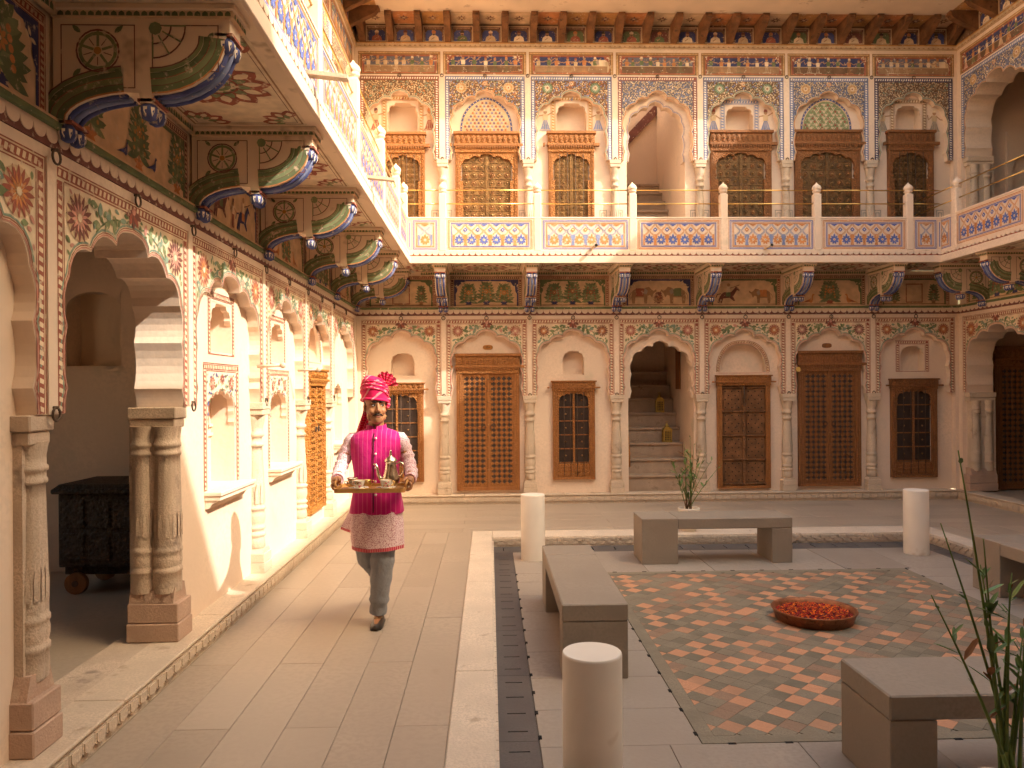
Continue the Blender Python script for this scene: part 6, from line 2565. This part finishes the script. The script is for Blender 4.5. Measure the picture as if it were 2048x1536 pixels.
def loft(rings, m, seg=40, fold=0.0, nf=9, seed=0, open_=None):
    """rings: (z, cx, cy, half width, half depth); superellipse sections with soft vertical folds"""
    rr = random.Random(seed)
    ph = [rr.uniform(0, 6.28) for _ in range(4)]
    rows = []
    n = len(rings)
    for i, (z, cx, cy, rx, ry) in enumerate(rings):
        row = []
        for k in range(seg):
            t = 2 * math.pi * k / seg
            c, s_ = math.cos(t), math.sin(t)
            q = 1 + fold * (i / n) ** 1.3 * (.6 * math.sin(nf * t + ph[0]) + .4 * math.sin((nf + 4) * t + ph[1] + z * 9)) + .010 * math.sin(5 * t + ph[2] + z * 31)
            row.append((cx + rx * q * math.copysign(abs(c) ** .86, c), cy + ry * q * math.copysign(abs(s_) ** .86, s_), z + .004 * math.sin(3 * t + ph[3])))
        rows.append(row)
    return rows


# tunic
b = MB()
b.grid(loft([(1.420, 0, .008, .062, .056), (1.400, 0, .008, .085, .062), (1.380, 0, .008, .130, .074), (1.345, 0, .008, .165, .085), (1.25, 0, .004, .160, .102), (1.10, 0, 0, .150, .110), (.98, 0, 0, .153, .114), (.86, 0, -.002, .174, .126), (.74, .002, -.014, .190, .146), (.64, .006, -.024, .188, .156), (.585, .010, -.030, .182, .158)], 'kurta', 48, .055, 7, 3), 'kurta', True, True)
tun = b.build('tunic', person)
b = MB()
b.grid(loft([(.585, .009, -.030, .1845, .1600), (.575, .010, -.030, .1850, .1605), (.560, .011, -.031, .1845, .1605)], 'hem', 48, .055, 7, 3), 'hem', True, True)
b.build('hem', tun)
# flying back panel at the side slit
b = MB()
rows = []
for i in range(7):
    t = i / 6
    rows.append([(lerp(-.150, lerp(-.175, -.29, t), q) + .008 * math.sin(q * 7), lerp(.03, .12, q) + .015 * math.sin(q * 6 + t * 3), lerp(.90, .665 + .02 * q, t)) for q in [k / 6 for k in range(7)]])
b.grid(rows, 'kurta', True)
b.grid([[(p[0], p[1] - .002, p[2]) for p in rows[-1]], [(p[0] * 1.01, p[1] - .002, p[2] - .018) for p in rows[-1]]], 'hem', True)
b.build('back_panel', tun)
# sleeves
for s in (-1, 1):
    pts, rad = [], []
    S0, E0, W0 = Vector(SHO[s]) + Vector((s * .004, 0, -.006)), Vector(ELB[s]), Vector(WRI[s])
    path = [S0 + Vector((-s * .04, 0, .0))]
    N = 22
    for i in range(N + 1):
        t = i / N
        p = (1 - t) ** 2 * S0 + 2 * t * (1 - t) * (E0 + (E0 - (S0 + W0) / 2) * .55) + t * t * (W0 + Vector((0, .012, 0)))
        path.append(p)
    for i, p in enumerate(path):
        t = i / len(path)
        rad.append(lerp(.057, .040, t ** .9) + .0042 * math.sin(i * 1.9 + s) * (1 if i > 3 else 0) + .003 * math.sin(i * 3.7))
    b = MB()
    b.tube([tuple(p) for p in path], rad, 'kurta', 18)
    so = b.build('sleeve', person)
    b = MB()
    b.tube([tuple(path[-2] + (path[-1] - path[-2]) * .5), tuple(path[-1] + (path[-1] - path[-2]) * .25)], [.0425, .0425], 'hem', 18, False)
    b.build('cuff', so)
# vest
b = MB()
b.grid(loft([(1.418, 0, .006, .080, .070), (1.402, 0, .006, .130, .084), (1.380, 0, .006, .170, .096), (1.350, 0, .004, .193, .106), (1.29, 0, .002, .192, .114), (1.22, 0, .0, .180, .120), (1.10, 0, -.004, .163, .124), (.99, 0, -.004, .166, .126), (.90, 0, -.002, .184, .134), (.825, .002, 0, .196, .139), (.812, .002, 0, .195, .138)], 'vest', 56, .018, 6, 6), 'vest', True, True)
vest = b.build('vest', person)
b = MB()
rows = []
for z, r_, o in ((1.405, .078, .0), (1.43, .070, -.004), (1.452, .066, -.006)):
    rows.append([(r_ * 1.05 * math.sin(t), .006 - r_ * math.cos(t) * 1.02, z + .012 * math.cos(t) * (-1)) for t in [.10 + (2 * math.pi - .20) * k / 30 for k in range(31)]])
b.grid(rows, 'vest', True)
b.grid([[(p[0] * .94, .006 + (p[1] - .006) * .94, p[2]) for p in r_] for r_ in rows], 'vest', True)
b.build('collar', vest)
b = MB()
fy = [(1.395, -.080), (1.36, -.106), (1.24, -.1255), (1.10, -.1335), (.99, -.1355), (.90, -.1395), (.83, -.1405)]
b.tube([(-.004, y - .001, z) for z, y in fy], .0030, 'hair', 5)
b.build('front_opening', vest)
for i, z in enumerate((1.355, 1.245, 1.145, 1.050, .955)):
    y = [lerp(fy[k][1], fy[k + 1][1], (z - fy[k][0]) / (fy[k + 1][0] - fy[k][0])) for k in range(len(fy) - 1) if fy[k + 1][0] <= z <= fy[k][0]][0]
    b = MB()
    b.ball((.012, y - .005, z), .0085, 'button', 10, 6, (1, .6, 1))
    b.build('button', vest)
# trousers
for s in (1, -1):
    H0, K0, A0 = Vector(HIP[s]), Vector(KNE[s]), Vector(ANK[s])
    path, rad = [], []
    for i in range(26):
        t = i / 25
        p = H0.lerp(K0, t / .5) if t < .5 else K0.lerp(A0, (t - .5) / .5)
        path.append(p)
        r0 = lerp(.090, .084, t / .5) if t < .5 else lerp(.086, .062, (t - .5) / .5)
        rad.append(r0 + .0035 * math.sin(i * 1.5 + s) + (.006 * math.sin(i * 2.9) if t > .82 else 0))
    for q in range(2):
        path = [path[0]] + [(path[k - 1] + path[k] * 2 + path[k + 1]) / 4 for k in range(1, 25)] + [path[-1]]
    b = MB()
    b.tube([tuple(p) for p in path], rad, 'trousers', 20, False)
    tl = b.build('trouser_leg', person)
    continue
    c = MB()
    rc = random.Random(5 + s)
    for k in range(6):
        i0 = 8 + k * 2
        p = path[i0]
        a0 = rc.uniform(-1.9, -1.5)
        pts = []
        for q in range(7):
            a = a0 + q * .16
            pp = path[min(25, i0 + q // 2)]
            rr_ = rad[min(25, i0 + q // 2)] - .001
            pts.append((pp.x + rr_ * math.cos(a), pp.y + rr_ * math.sin(a), pp.z - q * .008))
        c.tube(pts, [.001, .004, .005, .006, .005, .004, .001], 'trousers', 6)
    c.build('creases', tl)
# shoes
for s in (1, -1):
    b = MB()
    prof = [(.075, .026, .060, .0), (.055, .036, .064, .0), (.0, .040, .060, .0), (-.06, .044, .056, .0), (-.11, .047, .050, .0), (-.15, .042, .044, .0), (-.185, .028, .036, .004), (-.200, .010, .028, .010)]
    rows = []
    for (y, w, hh, z0) in prof:
        rows.append([(w * math.cos(t), y, z0 + (hh * max(0, math.sin(t)) ** .8 if math.sin(t) > 0 else 0) + (.004 if math.sin(t) <= 0 else 0)) for t in [2 * math.pi * k / 16 for k in range(16)]])
    b.grid(rows, 'shoe', True, True, True)
    b.box(-.040, .040, -.17, .07, 0, .006, 'shoe', bev=.004)
    o = b.build('shoe', person, (.008, 0.01, .001) if s > 0 else (-.038, .46, .06))
    if s < 0:
        o.rotation_euler = (R(-62), 0, 0)
    # vamp opening: brown instep and gilt edge
    g = MB()
    g.tube([(.030 * math.sin(t), -.045 - .045 * math.cos(t), .0575 + .004 * math.cos(2 * t)) for t in [2 * math.pi * k / 16 for k in range(17)]], .0032, 'shoe_trim', 6)
    g.build('gilt_edge', o)
    g = MB()
    g.ball((0, -.040, .040), .032, 'skin', 12, 8, (.9, 1.1, .72))
    g.build('instep', o)

# turban
b = MB()
rows = []
SEG = 44
tilt = R(8)
for i in range(19):
    v = i / 18
    ang = v * math.pi * .5
    row = []
    for k in range(SEG):
        t = 2 * math.pi * k / SEG
        base = 1.0 + .13 * math.sin(v * math.pi) ** .9
        rad_ = math.cos(ang * .96) ** .42 * base
        wrap = 1 + .022 * math.sin(13 * v * 1.6 + t * 1.0) + .012 * math.sin(27 * v + 2 * t)
        r_, f_ = .092 * rad_ * wrap * math.cos(t), .106 * rad_ * wrap * math.sin(t)
        z = 1.618 + .172 * math.sin(ang) + r_ * -.10 * (1 - v) - r_ * .35 * v + f_ * .13
        row.append(hp(r_ - .004, f_ - .006, z))
    rows.append(row)
b.grid(rows, 'turban', True, True, True)
# rolled brim
b.tube([hp(.094 * math.cos(t) - .004, .108 * math.sin(t) - .006, 1.622 - .0094 * math.cos(t) + .012 * math.sin(t)) for t in [2 * math.pi * k / 40 for k in range(41)]], .010, 'turban', 8)
tb = b.build('turban', person)
# winding folds
for k in range(5):
    g = MB()
    pts = []
    for q in range(21):
        t = lerp(-.6, 3.7, q / 20)
        v = .16 + k * .13 + .16 * math.sin(t * .9 - .4)
        ang = v * math.pi * .5
        rad_ = math.cos(ang * .96) ** .42 * (1 + .13 * math.sin(v * math.pi) ** .9)
        pts.append(hp(.0925 * rad_ * math.cos(t) - .004, .1065 * rad_ * math.sin(t) - .006, 1.618 + .165 * math.sin(ang) - .0092 * rad_ * math.cos(t) + .0138 * rad_ * math.sin(t)))
    g.tube(pts, [.002] + [.0075] * 19 + [.002], 'turban_plain', 7)
    g.build('cloth_fold', tb)
# fan of pleats at the side and the small loop over the ear
g = MB()
base = Vector((.070, -.050, 1.722))
for dy, R1, a0, a1 in ((0, .098, 5, 118), (.022, .088, 30, 140)):
    rows = []
    for i in range(7):
        t = i / 6
        row = []
        for k in range(25):
            a = lerp(R(a0), R(a1), k / 24)
            R0 = .010 + (R1 + .006 * math.sin(k * 1.3)) * t
            row.append((base.x + R0 * math.cos(a) * .86, base.y + dy + .011 * math.sin(k * math.pi / 2) * t - .014 * t, base.z + R0 * math.sin(a)))
        rows.append(row)
    g.grid(rows, 'turban_plain', True)
    g.grid([[(p[0], p[1] + .004, p[2]) for p in r_] for r_ in rows], 'turban_plain', True)
g.ball((base.x, base.y, base.z - .004), .026, 'turban_plain', 12, 8)
g.build('fan', tb)
g = MB()
for q, (dx, dz, r_) in enumerate(((.088, 1.612, .018), (.092, 1.592, .015), (.086, 1.575, .012), (.090, 1.630, .016))):
    g.ball(hp(dx, .010 + .006 * q, dz), r_, 'turban_plain', 10, 7)
g.build('side_loop', tb)
# hanging tail at the back
g = MB()
rows = []
for i in range(12):
    t = i / 11
    row = []
    for k in range(9):
        q = k / 8 - .5
        row.append((-.072 - .050 * t ** 1.2 + q * (.055 + .03 * t) + .008 * math.sin(t * 5), .075 + .030 * t + .016 * math.sin(q * 14 + t * 2), 1.640 - .265 * t - .02 * abs(q)))
    rows.append(row)
g.grid(rows, 'turban_plain', True)
g.grid([[(p[0], p[1] + .006, p[2]) for p in r_] for r_ in rows], 'turban_plain', True)
g.build('tail', tb)

# ---- tray and tea things
TXc, TYc, TZc = PX + .018, PY - .335, 1.030
tray = empty('serving_tray', (TXc, TYc, TZc))
tag(tray, 'rectangular wooden tray held by the person in the pink turban', 'tray')
b = MB()
hw, hd = .235, .150


def rrect(w, d, r, n=5):
    out = []
    for cx, cy, a0 in ((w - r, d - r, 0), (-w + r, d - r, 90), (-w + r, -d + r, 180), (w - r, -d + r, 270)):
        for k in range(n + 1):
            a = R(a0 + 90 * k / n)
            out.append((cx + r * math.cos(a), cy + r * math.sin(a)))
    return out


b.prism(rrect(hw, hd, .03), -.014, -.004, 'tray_wood', ax='z')
b.build('board', tray)
b = MB()
o1, i1 = rrect(hw, hd, .03), rrect(hw - .011, hd - .011, .022)
rows = [[(p[0], p[1], -.0145) for p in o1], [(p[0] * 1.008, p[1] * 1.008, .014) for p in o1], [(p[0], p[1], .014) for p in i1], [(p[0], p[1], -.004) for p in i1]]
b.grid(rows, 'tray_wood', False, True)
b.build('rim', tray)
for s in (-1, 1):
    b = MB()
    b.tube([(s * (hw - .006), -.070, .010), (s * (hw + .004), -.066, .035), (s * (hw + .008), -.045, .048), (s * (hw + .008), .045, .048), (s * (hw + .004), .066, .035), (s * (hw - .006), .070, .010)], .0085, 'tray_wood', 8)
    b.build('handle', tray)
ZT = TZc - .0035


def cup(x, y, lab, slab_):
    e = empty('saucer', (TXc + x, TYc + y, ZT))
    tag(e, slab_, 'saucer', 'flowered saucers on the tray')
    b = MB()
    b.lathe([(.030, 0), (.032, .002), (.058, .010), (.069, .016), (.070, .018), (.067, .018), (.050, .0115), (.028, .006), (.003, .006)], 0, 0, 'china', 28)
    b.build('dish', e)
    b = MB()
    b.torus((0, 0, .0178), .0690, .0016, 'gilt', 'z', 28, 5)
    b.build('gilt_rim', e)
    b = MB()
    for k in range(7):
        a = 2 * math.pi * k / 7
        for q in range(5):
            t = a + (q - 2) * .10
            rr_ = .053 + .006 * math.sin(q * 2.2)
            b.ball((rr_ * math.cos(t), rr_ * math.sin(t), .0135), .0042, 'china_pink' if q % 2 else 'china_green', 6, 4, (1, 1, .5))
    b.build('flowers', e)
    e = empty('tea_cup', (TXc + x, TYc + y, ZT + .0065))
    tag(e, lab, 'cup', 'flowered tea cups on the tray')
    b = MB()
    b.lathe([(.018, 0), (.020, .004), (.017, .008), (.026, .018), (.034, .034), (.0385, .052), (.041, .060), (.0395, .060), (.032, .034), (.022, .018), (.003, .014)], 0, 0, 'china', 28)
    b.build('body', e)
    b = MB()
    b.torus((0, 0, .0600), .0403, .0014, 'gilt', 'z', 28, 5)
    b.build('gilt_rim', e)
    b = MB()
    b.tube([(.036, 0, .050), (.052, 0, .054), (.060, 0, .042), (.054, 0, .028), (.034, 0, .024)], .0030, 'gilt', 7)
    b.build('handle', e)
    b = MB()
    rr = random.Random(int(x * 1000) % 97)
    for k in range(26):
        a = R(-90) + rr.gauss(0, .45)
        z = rr.uniform(.018, .052)
        rad_ = lerp(.0265, .0385, (z - .018) / .034) + .0004
        b.ball((rad_ * math.cos(a), rad_ * math.sin(a), z), rr.uniform(.003, .0058), rr.choice(['china_pink', 'china_pink', 'china_green', 'gilt']), 7, 4, (1, .35, 1))
    b.build('flowers', e)


cup(-.075, -.085, 'flowered tea cup on the left of the tray, beside the sugar pot', 'flowered saucer under the left tea cup')
cup(.105, -.085, 'flowered tea cup on the right of the tray, in front of the teapot', 'flowered saucer under the right tea cup')
# teapot
e = empty('teapot', (TXc + .125, TYc + .020, ZT + .012))
e.scale = (1.16, 1.16, 1.16)
tag(e, 'tall silver teapot with curved spout on the right of the tray', 'teapot')
b = MB()
b.lathe([(.030, 0), (.040, .012), (.049, .032), (.050, .048), (.044, .070), (.035, .100), (.0305, .125), (.031, .142), (.036, .148)], 0, 0, 'silver', 26)
b.build('body', e)
b = MB()
b.lathe([(.039, .148), (.037, .156), (.026, .168), (.012, .176), (.007, .182), (.009, .190), (.005, .196), (.007, .204), (.002, .214)], 0, 0, 'silver', 22)
b.build('lid', e)
b = MB()
b.tube([(-.040, 0, .040), (-.064, 0, .046), (-.074, 0, .075), (-.078, 0, .105), (-.088, 0, .128), (-.100, 0, .132)], [.014, .012, .0095, .008, .007, .0055], 'silver', 10)
b.build('spout', e)
b = MB()
b.tube([(.030, 0, .130), (.050, 0, .142), (.070, 0, .136), (.080, 0, .110), (.072, 0, .080), (.058, 0, .062), (.046, 0, .056)], .0042, 'silver', 8)
b.build('handle', e)
for k in range(4):
    a = R(45 + 90 * k)
    b = MB()
    b.ball((.036 * math.cos(a), .036 * math.sin(a), -.004), .0085, 'silver', 8, 6, (1, 1, 1.0))
    b.build('foot', e)
e = empty('sugar_pot', (TXc - .135, TYc + .010, ZT))
tag(e, 'small squat silver sugar pot at the left end of the tray', 'sugar pot')
b = MB()
b.lathe([(.024, 0), (.020, .006), (.034, .018), (.042, .034), (.038, .050), (.030, .058), (.034, .064), (.040, .070), (.040, .073), (.034, .072), (.028, .062)], 0, 0, 'silver', 24)
b.build('body', e)
for s in (-1, 1):
    b = MB()
    b.tube([(s * .040, 0, .048), (s * .054, 0, .050), (s * .056, 0, .036), (s * .042, 0, .030)], .0028, 'silver', 7)
    b.build('handle', e)
e = empty('milk_jug', (TXc - .035, TYc + .025, ZT))
tag(e, 'small gilt milk jug between the cups, behind them on the tray', 'jug')
b = MB()
b.lathe([(.020, 0), (.018, .004), (.028, .020), (.030, .032), (.024, .048), (.026, .058), (.0245, .058), (.020, .046)], 0, 0, 'gilt', 20)
b.build('body', e)
b = MB()
b.tube([(.024, 0, .050), (.040, 0, .052), (.042, 0, .034), (.028, 0, .024)], .0026, 'gilt', 7)
b.build('handle', e)
